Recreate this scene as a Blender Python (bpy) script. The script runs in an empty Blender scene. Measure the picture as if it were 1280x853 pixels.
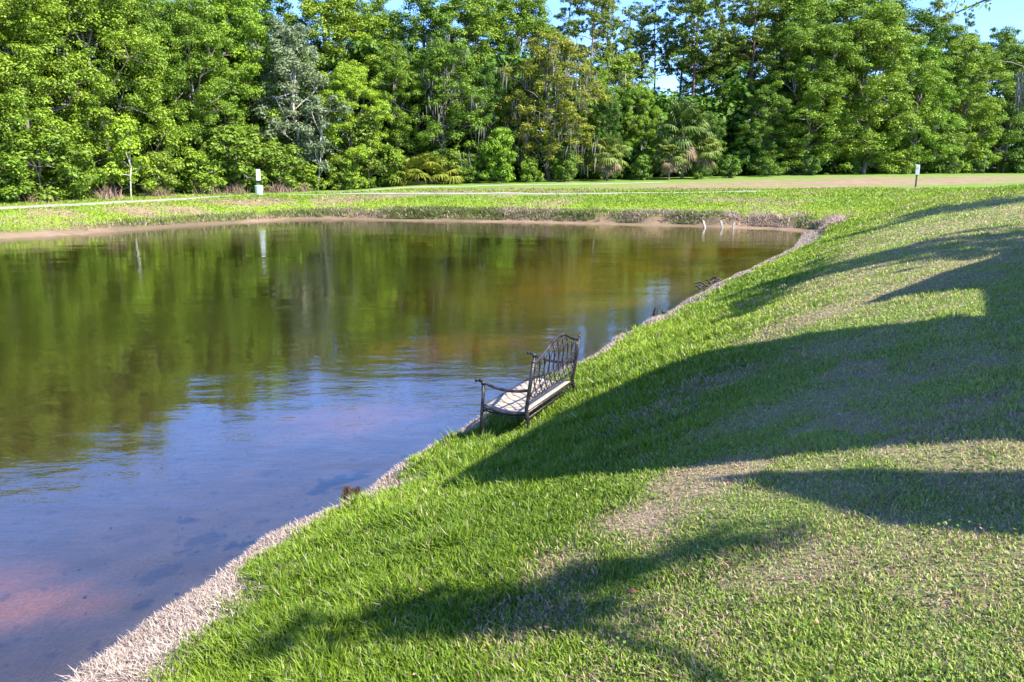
import bpy, math
import numpy as np
from mathutils import Matrix, Vector

# ------------------------------------------------------------------ camera, light, exposure
S = bpy.context.scene
COL = S.collection
CAM_Z, PITCH, FPX = 3.15, math.radians(12.325), 1000.0
SUN_AZ, SUN_EL = math.radians(122), math.radians(46)
cd = bpy.data.cameras.new('camera'); cam = bpy.data.objects.new('camera', cd); COL.objects.link(cam)
cd.sensor_width = 36; cd.lens = FPX/1280*36; cd.clip_start = .05; cd.clip_end = 6000
cam.location = (0, 0, CAM_Z); cam.rotation_euler = (math.pi/2-PITCH, 0, 0)
S.camera = cam
W = bpy.data.worlds.new('World'); S.world = W; W.use_nodes = True
nt = W.node_tree; bgn = nt.nodes['Background']
sky = nt.nodes.new('ShaderNodeTexSky'); sky.sky_type = 'NISHITA'; sky.sun_disc = False
sky.sun_elevation = SUN_EL; sky.sun_rotation = SUN_AZ
sky.air_density = 1.0; sky.dust_density = .1; sky.ozone_density = 5.0; sky.altitude = 1500
gr = nt.nodes.new('ShaderNodeVectorMath'); gr.operation = 'MULTIPLY'; gr.inputs[1].default_value = (.74, .86, 1.15)
nt.links.new(sky.outputs[0], gr.inputs[0]); nt.links.new(gr.outputs[0], bgn.inputs[0]); bgn.inputs[1].default_value = .145
sl = bpy.data.lights.new('sun', 'SUN'); sl.energy = 5.0; sl.angle = math.radians(.55); sl.color = (1, .94, .83)
so = bpy.data.objects.new('sun', sl); COL.objects.link(so)
SV = Vector((math.sin(SUN_AZ)*math.cos(SUN_EL), math.cos(SUN_AZ)*math.cos(SUN_EL), math.sin(SUN_EL)))
so.rotation_euler = SV.to_track_quat('Z', 'Y').to_euler(); so.location = (30, -20, 40)
S.view_settings.view_transform = 'Standard'; S.view_settings.look = 'None'
S.view_settings.exposure = 1.5; S.view_settings.gamma = 1
S.cycles.max_bounces = 6; S.cycles.transparent_max_bounces = 8; S.cycles.use_denoising = True
S.cycles.diffuse_bounces = 3; S.cycles.glossy_bounces = 3; S.cycles.transmission_bounces = 4
S.cycles.sample_clamp_indirect = 6

R = np.random.default_rng(11)
# ------------------------------------------------------------------ helpers
def tag(o, label=None, cat=None, group=None, kind=None):
    if label: o['label'] = label
    if cat: o['category'] = cat
    if group: o['group'] = group
    if kind: o['kind'] = kind
    return o
def link(name, me, mat=None, parent=None):
    o = bpy.data.objects.new(name, me); COL.objects.link(o)
    if mat and me and not me.materials: me.materials.append(mat)
    if parent: o.parent = parent
    return o
def empty(name, loc=(0, 0, 0), rz=0):
    o = bpy.data.objects.new(name, None); COL.objects.link(o)
    o.location = loc; o.rotation_euler = (0, 0, rz); o.empty_display_size = .3
    return o
def mesh_np(name, V, polys, smooth=False, color=None):
    """V (n,3); polys = list of int arrays (m,k), one per polygon size"""
    me = bpy.data.meshes.new(name)
    V = np.asarray(V, np.float32)
    me.vertices.add(len(V)); me.vertices.foreach_set('co', V.ravel())
    polys = [np.asarray(p, np.int32) for p in polys if len(p)]
    loops = np.concatenate([p.ravel() for p in polys])
    tot = np.concatenate([np.full(len(p), p.shape[1], np.int32) for p in polys])
    st = np.concatenate([[0], np.cumsum(tot)[:-1]]).astype(np.int32)
    me.loops.add(len(loops)); me.loops.foreach_set('vertex_index', loops)
    me.polygons.add(len(tot)); me.polygons.foreach_set('loop_start', st)
    me.polygons.foreach_set('use_smooth', np.full(len(tot), bool(smooth)))
    if color is not None:
        a = me.color_attributes.new('tint', 'FLOAT_COLOR', 'POINT')
        c = np.ones((len(V), 4), np.float32); c[:, :3] = color
        a.data.foreach_set('color', c.ravel())
    me.update(calc_edges=True)
    return me
class MB:
    """collects shapes into one mesh"""
    def __init__(s): s.v = []; s.q = []; s.t = []; s.n = 0
    def add(s, v, q=None, t=None):
        v = np.asarray(v, float)
        if q is not None and len(q): s.q.append(np.asarray(q)+s.n)
        if t is not None and len(t): s.t.append(np.asarray(t)+s.n)
        s.v.append(v); s.n += len(v); return s
    def tube(s, pts, rad, k=7, cap=True):
        pts = np.asarray(pts, float); n = len(pts)
        rad = np.broadcast_to(np.asarray(rad, float), (n,))
        T = np.gradient(pts, axis=0); T /= np.linalg.norm(T, axis=1)[:, None]+1e-9
        up = np.array([0, 0, 1.]) if abs(T[0, 2]) < .9 else np.array([1., 0, 0])
        U = np.zeros_like(pts)
        for i in range(n):
            u = up-T[i]*np.dot(up, T[i]); u /= np.linalg.norm(u)+1e-9; U[i] = u; up = u
        B = np.cross(T, U)
        a = np.arange(k)*2*math.pi/k
        ring = pts[:, None]+rad[:, None, None]*(U[:, None]*np.cos(a)[None, :, None]+B[:, None]*np.sin(a)[None, :, None])
        v = ring.reshape(-1, 3); q = []
        for i in range(n-1):
            for j in range(k):
                q.append((i*k+j, i*k+(j+1) % k, (i+1)*k+(j+1) % k, (i+1)*k+j))
        t = []
        if cap:
            v = np.vstack([v, pts[0], pts[-1]]); c0, c1 = n*k, n*k+1
            for j in range(k):
                t.append((c0, (j+1) % k, j)); t.append((c1, (n-1)*k+j, (n-1)*k+(j+1) % k))
        return s.add(v, q, t)
    def box(s, c, sz, rot=None, bev=0):
        h = np.asarray(sz, float)/2
        if bev:
            b = bev; v = []
            for z, e in ((-1, 1), (-1, 0), (1, 0), (1, 1)):
                zz = z*(h[2]-(0 if e else b)); ins = b if e else 0
                x, y = h[0]-ins, h[1]-ins; r = b
                v += [(-x+r, -y, zz), (x-r, -y, zz), (x, -y+r, zz), (x, y-r, zz), (x-r, y, zz), (-x+r, y, zz), (-x, y-r, zz), (-x, -y+r, zz)]
            v = np.array(v); q = []
            for L in range(3):
                for j in range(8): q.append((L*8+j, L*8+(j+1) % 8, L*8+8+(j+1) % 8, L*8+8+j))
            t = [(0, j+1, j) for j in range(1, 7)]+[(24, 24+j, 25+j) for j in range(1, 7)]
        else:
            v = np.array([(x, y, z) for z in (-1, 1) for y in (-1, 1) for x in (-1, 1)])*h
            q = [(0, 2, 3, 1), (4, 5, 7, 6), (0, 1, 5, 4), (2, 6, 7, 3), (0, 4, 6, 2), (1, 3, 7, 5)]; t = None
        if rot is not None: v = v @ np.array(Matrix.Rotation(rot, 3, 'Z')).T
        return s.add(v+np.asarray(c, float), q, t)
    def mesh(s, name, smooth=False):
        pol = []
        if s.q: pol.append(np.vstack(s.q))
        if s.t: pol.append(np.vstack(s.t))
        return mesh_np(name, np.vstack(s.v), pol, smooth)
    def build(s, name, mat, parent=None, smooth=False):
        return link(name, s.mesh(name, smooth), mat, parent)

# ------------------------------------------------------------------ materials
def mat_base(name):
    m = bpy.data.materials.new(name); m.use_nodes = True
    return m, m.node_tree, m.node_tree.nodes['Principled BSDF']
def N(nt, t, **k):
    n = nt.nodes.new(t)
    for a, b in k.items(): setattr(n, a, b)
    return n
def noise(nt, scale, detail=3, coord='Object', rough=.55, stretch=None):
    tc = N(nt, 'ShaderNodeTexCoord'); n = N(nt, 'ShaderNodeTexNoise')
    n.inputs['Scale'].default_value = scale; n.inputs['Detail'].default_value = detail; n.inputs['Roughness'].default_value = rough
    if stretch:
        mp = N(nt, 'ShaderNodeMapping'); mp.inputs['Scale'].default_value = stretch
        nt.links.new(tc.outputs[coord], mp.inputs[0]); nt.links.new(mp.outputs[0], n.inputs['Vector'])
    else: nt.links.new(tc.outputs[coord], n.inputs['Vector'])
    return n
def ramp(nt, src, stops):
    r = N(nt, 'ShaderNodeValToRGB'); e = r.color_ramp.elements
    while len(e) < len(stops): e.new(.5)
    for x, (p, c) in zip(e, stops): x.position = p; x.color = (*c, 1)
    nt.links.new(src, r.inputs[0]); return r
def surf(name, c1, c2, scale=8, rough=.7, metal=0, bump=0, bscale=None, stretch=None, lo=.35, hi=.65, spec=.4):
    m, nt, p = mat_base(name)
    n = noise(nt, scale, 5, stretch=stretch); r = ramp(nt, n.outputs[0], [(lo, c1), (hi, c2)])
    nt.links.new(r.outputs[0], p.inputs['Base Color'])
    p.inputs['Roughness'].default_value = rough; p.inputs['Metallic'].default_value = metal
    p.inputs['Specular IOR Level'].default_value = spec
    if bump:
        b = N(nt, 'ShaderNodeBump'); b.inputs['Strength'].default_value = bump; b.inputs['Distance'].default_value = .02
        n2 = noise(nt, bscale or scale*3, 6, stretch=stretch)
        nt.links.new(n2.outputs[0], b.inputs['Height']); nt.links.new(b.outputs[0], p.inputs['Normal'])
    return m
def leaf_mat(name, dark, mid, light, transl=.35, hue=.02, rough=.55):
    m, nt, p = mat_base(name)
    g = N(nt, 'ShaderNodeNewGeometry'); oi = N(nt, 'ShaderNodeObjectInfo')
    n = noise(nt, .55, 3)
    mx = N(nt, 'ShaderNodeMath', operation='MULTIPLY_ADD'); mx.inputs[1].default_value = .55
    nt.links.new(g.outputs['Random Per Island'], mx.inputs[0])
    m2 = N(nt, 'ShaderNodeMath', operation='MULTIPLY'); m2.inputs[1].default_value = .5
    nt.links.new(n.outputs[0], m2.inputs[0]); nt.links.new(m2.outputs[0], mx.inputs[2])
    r = ramp(nt, mx.outputs[0], [(.12, dark), (.48, mid), (.9, light)])
    hs = N(nt, 'ShaderNodeHueSaturation')
    mh = N(nt, 'ShaderNodeMapRange'); mh.inputs[3].default_value = .5-hue; mh.inputs[4].default_value = .5+hue
    nt.links.new(oi.outputs['Random'], mh.inputs[0]); nt.links.new(mh.outputs[0], hs.inputs['Hue'])
    mv = N(nt, 'ShaderNodeMapRange'); mv.inputs[3].default_value = 1.2; mv.inputs[4].default_value = .82
    nt.links.new(oi.outputs['Random'], mv.inputs[0]); nt.links.new(mv.outputs[0], hs.inputs['Value'])
    nt.links.new(r.outputs[0], hs.inputs['Color'])
    nt.links.new(hs.outputs[0], p.inputs['Base Color']); p.inputs['Roughness'].default_value = rough
    p.inputs['Specular IOR Level'].default_value = .3
    t = N(nt, 'ShaderNodeBsdfTranslucent'); nt.links.new(hs.outputs[0], t.inputs[0])
    ms = N(nt, 'ShaderNodeMixShader'); ms.inputs[0].default_value = transl
    nt.links.new(p.outputs[0], ms.inputs[1]); nt.links.new(t.outputs[0], ms.inputs[2])
    nt.links.new(ms.outputs[0], nt.nodes['Material Output'].inputs[0])
    return m
def tint_mat(name, transl=0, rough=.6, vary=0, vscale=30, spec=.3, bump=0):
    m, nt, p = mat_base(name)
    a = N(nt, 'ShaderNodeAttribute', attribute_name='tint'); out = a.outputs['Color']
    if vary:
        n = noise(nt, vscale, 6, rough=.7); mr = N(nt, 'ShaderNodeMapRange')
        mr.inputs[1].default_value = .25; mr.inputs[2].default_value = .75
        mr.inputs[3].default_value = 1-vary; mr.inputs[4].default_value = 1+vary
        nt.links.new(n.outputs[0], mr.inputs[0])
        vm = N(nt, 'ShaderNodeVectorMath', operation='SCALE')
        nt.links.new(out, vm.inputs[0]); nt.links.new(mr.outputs[0], vm.inputs['Scale']); out = vm.outputs[0]
        if bump:
            b = N(nt, 'ShaderNodeBump'); b.inputs['Strength'].default_value = bump; b.inputs['Distance'].default_value = .04
            nt.links.new(n.outputs[0], b.inputs['Height']); nt.links.new(b.outputs[0], p.inputs['Normal'])
    nt.links.new(out, p.inputs['Base Color']); p.inputs['Roughness'].default_value = rough
    p.inputs['Specular IOR Level'].default_value = spec
    if transl:
        t = N(nt, 'ShaderNodeBsdfTranslucent'); nt.links.new(out, t.inputs[0])
        ms = N(nt, 'ShaderNodeMixShader'); ms.inputs[0].default_value = transl
        nt.links.new(p.outputs[0], ms.inputs[1]); nt.links.new(t.outputs[0], ms.inputs[2])
        nt.links.new(ms.outputs[0], nt.nodes['Material Output'].inputs[0])
    return m
# ------------------------------------------------------------------ terrain functions
SHORE = [(-2.75,3.6),(-2.66,4.5),(-2.56,5.0),(-2.42,5.4),(-2.27,5.8),(-2.07,6.25),(-1.82,6.6),(-1.55,7.0),(-1.3,7.67),(-1.02,8.3),(-.62,9.15),(-.33,9.7),
 (1.15,12.67),(2.05,14.52),(3.07,16.5),(5.1,20.5),(6.0,22.1),(7.86,25.51),(10.81,30.74),(13.2,36.5),(14.1,38.6),
 (14.0,39.8),(13.06,41.0),(10.18,42.5),(5.3,44.3),(0,46.0),(-5.6,47.0),(-10.1,48.4),(-12.5,48.4),(-14.7,46.4),(-17.6,42.2),(-20.0,38.1),(-22.7,35.4),
 (-30,29),(-38,18),(-40,4),(-30,-10),(-16,-12),(-7,-6),(-4.2,0),(-3.1,2.2)]
def smooth(a,b,x):
    t=np.clip((x-a)/(b-a),0,1); return t*t*(3-2*t)
def vnoise(x,y,s,seed=0):
    x=np.asarray(x,float)/s; y=np.asarray(y,float)/s
    xi=np.floor(x); yi=np.floor(y); fx=x-xi; fy=y-yi
    fx=fx*fx*(3-2*fx); fy=fy*fy*(3-2*fy)
    def h(i,j):
        v=np.sin(i*127.1+j*311.7+seed*74.7)*43758.5453
        return v-np.floor(v)
    return (h(xi,yi)*(1-fx)+h(xi+1,yi)*fx)*(1-fy)+(h(xi,yi+1)*(1-fx)+h(xi+1,yi+1)*fx)*fy
def fbm(x,y,s,seed=0,o=3):
    r=0;a=.5;t=0
    for k in range(o):
        r=r+a*vnoise(x,y,s/2**k,seed+k*13); t+=a; a*=.5
    return r/t
def shore_dist(x,y):
    x=np.asarray(x,float); y=np.asarray(y,float)
    d2=np.full(x.shape,1e18); ins=np.zeros(x.shape,bool)
    n=len(SHORE)
    for i in range(n):
        ax,ay=SHORE[i]; bx,by=SHORE[(i+1)%n]
        ex,ey=bx-ax,by-ay; L=ex*ex+ey*ey
        t=np.clip(((x-ax)*ex+(y-ay)*ey)/L,0,1)
        d2=np.minimum(d2,(x-ax-t*ex)**2+(y-ay-t*ey)**2)
        if ay!=by:
            c=((ay>y)!=(by>y))&(x<(bx-ax)*(y-ay)/(by-ay)+ax); ins^=c
    d=np.sqrt(d2)
    return np.where(ins,-d,d)
def height(x,y):
    x=np.asarray(x,float); y=np.asarray(y,float)
    d=shore_dist(x,y)
    d=d+(fbm(x,y,.8,15,3)-.5)*.30*smooth(34,26,y)*smooth(3.,.5,np.abs(d))
    dj=d+(fbm(x,y,1.6,5)-.5)*.5*smooth(25,40,y)+(fbm(x,y,.5,7)-.5)*.12
    zn=np.interp(dj,[0,.06,.3,1,2,3.76,5,7,9,12,40],[0,.05,.15,.42,.80,1.46,1.84,2.2,2.43,2.55,2.55])
    zf=np.interp(dj,[0,.3,.75,1.0,1.5,5,9,20,45],[0,.06,.10,.46,.6,1.0,1.36,1.55,2.0])
    zl=np.interp(dj,[0,.5,.9,1.3,5,9,25,45],[0,.07,.18,.34,.95,1.12,1.25,1.6])
    wl=smooth(-7,-15,x); zf=zf*(1-wl)+zl*wl
    # right of the pond the lawn runs on into the field
    w=smooth(30,43,y+ (14-x).clip(-6,6)*.5)
    land=zn*(1-w)+zf*w
    rise=.25*smooth(10,40,x)*smooth(40,60,y)
    land=land+rise+(fbm(x,y,4,3)-.5)*.10*smooth(.6,3,d)+(fbm(x,y,.7,9)-.5)*.035*smooth(.2,1,d)
    bed=-.7*(1-np.exp(np.minimum(d,0)/2.4))-.02*smooth(0,-.1,d)
    land=land-.11*np.exp(-((x-.22)**2+(y-8.3)**2)/.7)*smooth(.15,.6,d)
    return np.where(d>0,np.maximum(land,0.006),bed), d
def height1(x, y): return float(height(np.array([float(x)]), np.array([float(y)]))[0][0])
def pxr(x, y):
    u, v = (x-640)/FPX, (y-426.5)/FPX
    cp, sp = math.cos(PITCH), math.sin(PITCH)
    return np.array([u, cp-sp*v, -(sp+cp*v)])

# patches of thin, dry turf (x, y, radius, strength) on the bank and in the field beyond
DRY = [(.75,3.95,.45,.9),(1.1,4.2,.5,.8),(.25,3.75,.3,.6),(.05,3.35,.35,.5),(2.2,3.5,.5,.5),(1.7,2.9,.5,.45),(1.9,7.2,.6,.5),(2.9,6.9,.6,.45),(1.2,6.6,.5,.4),(3.2,5.6,.5,.35),
       (3.6,9.2,1.0,.65),(4.8,9.6,1.0,.6),(5.2,12.8,1.3,.5),(6.2,10.8,1,.5),(10,17,2,.35),(14,24,2.5,.3),(4.4,5.2,.7,.5),(1.2,3.1,.4,.5),(2.8,2.8,.5,.5),(.55,2.95,.35,.4),
       (-23.2,41.2,1.6,.6),(-20.6,44.3,1.7,.85),(-18.8,46.4,1.7,.8),(-17.4,51.2,2.2,.8),(-15.9,52.6,2,.75),(-11.2,54,2.4,.75),(-8.7,55,2,.55),(-4.5,57.5,2.6,.6),(-.6,59.6,3,.8),(3.4,57.8,2.4,.7),(7.3,61,3,.6),(13.9,63,3.5,.7),(3,50.9,1.5,.4),(12.6,49.1,1.6,.4),(8.8,20.1,1.4,.5),(17.2,32.9,2,.5),(14,30,1.6,.4)]
def ground_masks(x, y, d):
    n1 = fbm(x, y, .55, 21, 4); n2 = fbm(x, y, 2.4, 31, 3)
    dry = np.zeros_like(x)
    for (cx, cy, r, s) in DRY:
        q = np.sqrt(((x-cx))**2+((y-cy)*1.0)**2)/r
        dry = np.maximum(dry, s*smooth(1.25, .35, q+(n1-.5)*1.5))
    bank = smooth(32, 26, y)
    # turf gets thinner up the slope
    thin = smooth(1.6, 4.2, d)*bank
    dry = np.maximum(dry, thin*smooth(.50, .74, n1*.55+n2*.5)*.55)
    n4 = fbm(x, y, .30, 87, 3)
    dry = np.maximum(dry, thin*smooth(.56, .68, n4*.75+n2*.25)*.65)
    dry = np.maximum(dry, smooth(30, 45, y)*smooth(.55, .8, n2)*.45)
    band = smooth(6, 16, x+(n2-.5)*14)*smooth(55.5, 58, y+(n1-.5)*4-.08*x)*smooth(73, 63, y-.28*x+(n2-.5)*10)
    n3 = fbm(x*.25, y*1.3, 1.6, 83, 3)
    dry = np.maximum(dry, band*(.25+.8*smooth(.30, .58, n3)))
    edge = .30+.62*smooth(7.5, 4.5, y)+.22*smooth(11, 14, y)+(fbm(x, y, .7, 41, 4)-.5)*1.9
    edge = np.maximum(edge, .10)
    pale = smooth(edge, edge*.45, d)*bank
    pale = np.maximum(pale, smooth(1.5, .9, d+(n1-.5)*1.2)*smooth(30, 40, y)*.22)
    return np.clip(dry, 0, 1), np.clip(pale, 0, 1), n1, n2

def build_ground():
    r = np.concatenate([np.geomspace(.25, 2.4, 14), np.geomspace(2.5, 30, 230), np.arange(30.2, 60, .2), np.geomspace(60.5, 130, 70), np.geomspace(140, 3000, 24)])
    th = np.concatenate([np.radians(np.arange(-180, -44, 3.0)), np.radians(np.arange(-44, 44, .14)), np.radians(np.arange(44, 180, 3.0))])
    nr, nth = len(r), len(th)
    RR, TT = np.meshgrid(r, th, indexing='ij')
    x = (RR*np.sin(TT)).ravel(); y = (RR*np.cos(TT)).ravel()
    z, d = height(x, y)
    dry, pale, n1, n2 = ground_masks(x, y, d)
    g1 = np.array([.060, .115, .018]); g2 = np.array([.115, .19, .028])
    c = g1+(g2-g1)*np.clip(n2*1.6-.3, 0, 1)[:, None]
    slp = (smooth(2.4, 4.6, d)*smooth(30, 24, y))[:, None]*.6
    c = c*(1-slp)+np.array([.15, .20, .055])*slp
    far = smooth(32, 42, y)[:, None]
    lush = (smooth(7.5, 2.2, d+(n2-.5)*3)*smooth(34, 42, y))[:, None]
    c = c*(1-far*.75)+np.array([.15, .245, .035])*far*.75
    c = c+(np.array([.20, .30, .03])-c)*lush*.6
    soil = np.array([.30, .19, .14])-far*np.array([.09, .075, .05])+n1[:, None]*np.array([.14, .10, .085])
    c = c+(soil-c)*(dry*.85)[:, None]
    straw = np.array([.38, .30, .25])+(n1[:, None]-.5)*.2
    c = c+(straw-c)*pale[:, None]
    # eroded face and sandy ledge of the far bank
    dirt = (smooth(1.75, 1.15, d+(n1-.5)*.9)*smooth(30, 40, y))[:, None]
    c = c+(np.array([.13, .085, .058])*(.6+.8*n2[:, None])-c)*dirt*.9
    fb = smooth(30, 40, y)
    ledge = (smooth(1.0, .75, d)*fb)[:, None]*(d > -.15)[:, None]*(.2+.5*smooth(.4, .7, n2)+.8*smooth(-20, -22.5, x))[:, None].clip(0, 1)
    c = c+(np.array([.24, .165, .11])*(.7+.6*n1[:, None])-c)*ledge
    # pond bed
    rim_shadow = (smooth(.11, .03, d)*smooth(32, 24, y))[:, None]  # thin shadow line at the waterline, painted into the ground colour
    c = c+(np.array([.045, .032, .022])-c)*rim_shadow*.85
    inw = smooth(.04, -.06, d)[:, None]
    bed = np.array([.060, .042, .024])*(.6+.8*fbm(x, y, .35, 51, 4)[:, None])
    midp = smooth(11, 20, y)[:, None]*.7+.3*smooth(-3, -8, d)[:, None]
    bed = bed*(1-midp)+(np.array([.030, .034, .008])+np.array([.16, .14, .014])*(smooth(16, 24, y)*smooth(-4, 5, x-.2*(y-30)))[:, None])*(.5+1.0*n2[:, None])*midp
    red = np.zeros_like(x)
    for (cx, cy, rr, s) in [(-4.0, 5.9, .55, 1), (-3.45, 5.75, .4, .6), (-2.4, 11.2, 1.1, .55), (-4.6, 6.4, .6, .7), (-1.1, 16.5, 1.8, .5), (1.4, 25, 1.4, .6), (8.5, 35, 2.0, .9), (5, 30, 1.2, .7), (10, 37, 2.0, .6), (3.3, 21, .9, .6)]:
        red = np.maximum(red, s*smooth(1.2, .2, np.hypot((x-cx)*.8, y-cy)/rr+(n1-.5)*.8))
    far_red = smooth(13, 20, y)[:, None]
    bed = bed+((np.array([.24, .105, .055])*(1-far_red)+np.array([.26, .15, .015])*far_red)-bed)*red[:, None]*.8
    wet = (smooth(-.35, -.02, d))[:, None]*.35
    bed = bed+(np.array([.14, .10, .05])-bed)*wet
    mud = np.zeros_like(x)
    for (cx, cy, rr, s) in [(-1.9, 8.15, .30, 1), (-1.62, 7.22, .17, 1), (-1.66, 6.92, .2, 1), (-2.35, 6.5, .16, .9), (-3.3, 7.6, .12, .8), (-2.9, 6.9, .2, .7), (-3.0, 6.2, .2, .6), (-3.9, 5.2, .14, .7), (-2.85, 5.55, .1, .7)]:
        mud = np.maximum(mud, s*smooth(1.1, .75, np.hypot(x-cx, (y-cy)*1.0)/rr+(vnoise(x, y, .12, 61)-.5)*1.3))
    mud = np.maximum(mud, smooth(.72, .80, fbm(x, y, .16, 71, 3))*.5)
    bed = bed*(1-.9*mud[:, None])
    c = c*(1-inw)+bed*inw
    i, j = np.meshgrid(np.arange(nr-1), np.arange(nth-1), indexing='ij')
    a = (i*nth+j).ravel()
    q = np.stack([a, a+1, a+nth+1, a+nth], 1)
    # close seam and centre
    i = np.arange(nr-1); s = np.stack([i*nth+nth-1, i*nth, (i+1)*nth, (i+1)*nth+nth-1], 1)
    V = np.stack([x, y, z], 1)
    V = np.vstack([V, [0, 0, height1(0, 0)]]); c = np.vstack([c, c[0]])
    jj = np.arange(nth); t = np.stack([np.full(nth, len(V)-1), (jj+1) % nth, jj], 1)
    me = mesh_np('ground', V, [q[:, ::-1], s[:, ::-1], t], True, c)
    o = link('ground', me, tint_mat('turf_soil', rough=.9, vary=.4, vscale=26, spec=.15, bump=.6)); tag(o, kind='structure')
    return o
build_ground()

# ------------------------------------------------------------------ water
def build_water():
    m = bpy.data.materials.new('pond_water'); m.use_nodes = True; nt = m.node_tree
    nt.nodes.remove(nt.nodes['Principled BSDF']); out = nt.nodes['Material Output']
    gl = N(nt, 'ShaderNodeBsdfGlossy'); gl.inputs['Roughness'].default_value = .02
    tr = N(nt, 'ShaderNodeBsdfTransparent'); tr.inputs[0].default_value = (.97, .96, .93, 1)
    fr = N(nt, 'ShaderNodeLayerWeight'); fr.inputs[0].default_value = .5
    pw = N(nt, 'ShaderNodeMath', operation='POWER'); pw.inputs[1].default_value = 2.5
    mr = N(nt, 'ShaderNodeMapRange'); mr.inputs[3].default_value = .05; mr.inputs[4].default_value = .92
    nt.links.new(fr.outputs['Facing'], pw.inputs[0]); nt.links.new(pw.outputs[0], mr.inputs[0])
    ms = N(nt, 'ShaderNodeMixShader')
    n1 = noise(nt, 1.0, 4, rough=.6, stretch=(2.2, 4.2, 1)); n2 = noise(nt, 1.0, 2, rough=.5, stretch=(.35, .8, 1))
    n3 = noise(nt, 1.0, 3, rough=.5, stretch=(.10, .16, 1))
    # breeze: rippled and smooth areas
    rr = N(nt, 'ShaderNodeMapRange'); rr.inputs[1].default_value = .38; rr.inputs[2].default_value = .62; rr.inputs[3].default_value = .25; rr.inputs[4].default_value = 1.0
    nt.links.new(n3.outputs[0], rr.inputs[0])
    mu = N(nt, 'ShaderNodeMath', operation='MULTIPLY'); nt.links.new(n1.outputs[0], mu.inputs[0]); nt.links.new(rr.outputs[0], mu.inputs[1])
    b1 = N(nt, 'ShaderNodeBump'); b1.inputs['Strength'].default_value = 1; b1.inputs['Distance'].default_value = .008
    nt.links.new(mu.outputs[0], b1.inputs['Height'])
    b2 = N(nt, 'ShaderNodeBump'); b2.inputs['Strength'].default_value = 1; b2.inputs['Distance'].default_value = .014
    nt.links.new(n2.outputs[0], b2.inputs['Height']); nt.links.new(b1.outputs[0], b2.inputs['Normal'])
    for s in (gl, fr): nt.links.new(b2.outputs[0], s.inputs['Normal'])
    nt.links.new(mr.outputs[0], ms.inputs[0]); nt.links.new(tr.outputs[0], ms.inputs[1]); nt.links.new(gl.outputs[0], ms.inputs[2])
    nt.links.new(ms.outputs[0], out.inputs[0])
    va = N(nt, 'ShaderNodeVolumeAbsorption'); va.inputs[0].default_value = (.80, .70, .36, 1); va.inputs[1].default_value = .35
    nt.links.new(va.outputs[0], out.inputs['Volume'])
    mb = MB(); mb.box((-12.5, 18, -1.5), (61, 66, 3.0))
    o = mb.build('pond_water', m); tag(o, kind='structure')
build_water()

# ------------------------------------------------------------------ paths
def ribbon(name, pts, w, mat, lift=.05):
    pts = np.array(pts, float); seg = np.linalg.norm(np.diff(pts, axis=0), axis=1); s = np.r_[0, np.cumsum(seg)]
    u = np.arange(0, s[-1], .5)
    # smooth the polyline
    P = np.stack([np.interp(u, s, pts[:, k]) for k in (0, 1)], 1)
    for _ in range(30): P[1:-1] = (P[:-2]+2*P[1:-1]+P[2:])/4
    T = np.gradient(P, axis=0); T /= np.linalg.norm(T, axis=1)[:, None]; Nn = np.stack([-T[:, 1], T[:, 0]], 1)
    V = []; k = 5
    for j in range(k):
        p = P+Nn*(j/(k-1)-.5)*w; z = height(p[:, 0], p[:, 1])[0]
        V.append(np.stack([p[:, 0], p[:, 1], z+lift], 1))
    zt = np.max([v[:, 2] for v in V], axis=0)
    for v in V: v[:, 2] = v[:, 2]*.4+zt*.6
    lo = [V[0].copy(), V[-1].copy()]
    for v in lo: v[:, 2] -= .4
    L = [lo[0]]+V+[lo[1]]; n = len(P); V = np.concatenate(L); q = []
    for j in range(len(L)-1):
        a = np.arange(n-1)+j*n; q.append(np.stack([a, a+1, a+n+1, a+n], 1))
    o = link(name, mesh_np(name, V, [np.vstack(q)]), mat); return tag(o, kind='structure')
CONC = surf('path_concrete', (.25, .23, .19), (.36, .33, .28), 1.2, .85, bump=.2, bscale=20)
ribbon('footpath', [(-40, 20), (-33, 31), (-27, 40.5), (-22.5, 49), (-19.5, 57.0), (-17, 59.0), (-13, 58.2), (-7, 56.0), (0, 54.6), (9, 54.3), (17, 55)], 1.1, CONC, .015)
ribbon('footpath_branch', [(-13.8, 60), (-10, 64.5), (-4, 67), (4, 69.5), (14, 73)], 1.0, CONC, .02)

# ------------------------------------------------------------------ grass
def blades(name, x, y, z, h, w, col, lean, rng, mat, curl=.5):
    n = len(x); a = rng.uniform(0, 2*math.pi, n); b = rng.uniform(0, 2*math.pi, n)
    L = np.tan(np.clip(lean, 0, 1.35))
    ld = np.stack([np.cos(a), np.sin(a), np.zeros(n)], 1); wd = np.stack([np.cos(b), np.sin(b), np.zeros(n)], 1)
    base = np.stack([x, y, z-.006], 1)
    nrm = 1/np.sqrt(1+L*L*.6)
    up = np.array([0, 0, 1.])
    mid = base+(ld*(L*.32*h*nrm)[:, None]+up*(h*.58*nrm)[:, None])
    tip = base+(ld*(L*.95*h*nrm)[:, None]+up*(h*nrm*(1-curl*.25*np.minimum(L, 1.5)))[:, None])
    ww = wd*(w*.5)[:, None]
    V = np.stack([base-ww*.7, base+ww*.7, mid+ww, mid-ww, tip], 1).reshape(-1, 3)
    i = np.arange(n)*5
    q = np.stack([i, i+1, i+2, i+3], 1); t = np.stack([i+3, i+2, i+4], 1)
    c = np.repeat(col, 5, 0)
    me = mesh_np(name, V, [q, t], False, c)
    return tag(link(name, me, mat), kind='stuff')
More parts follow.
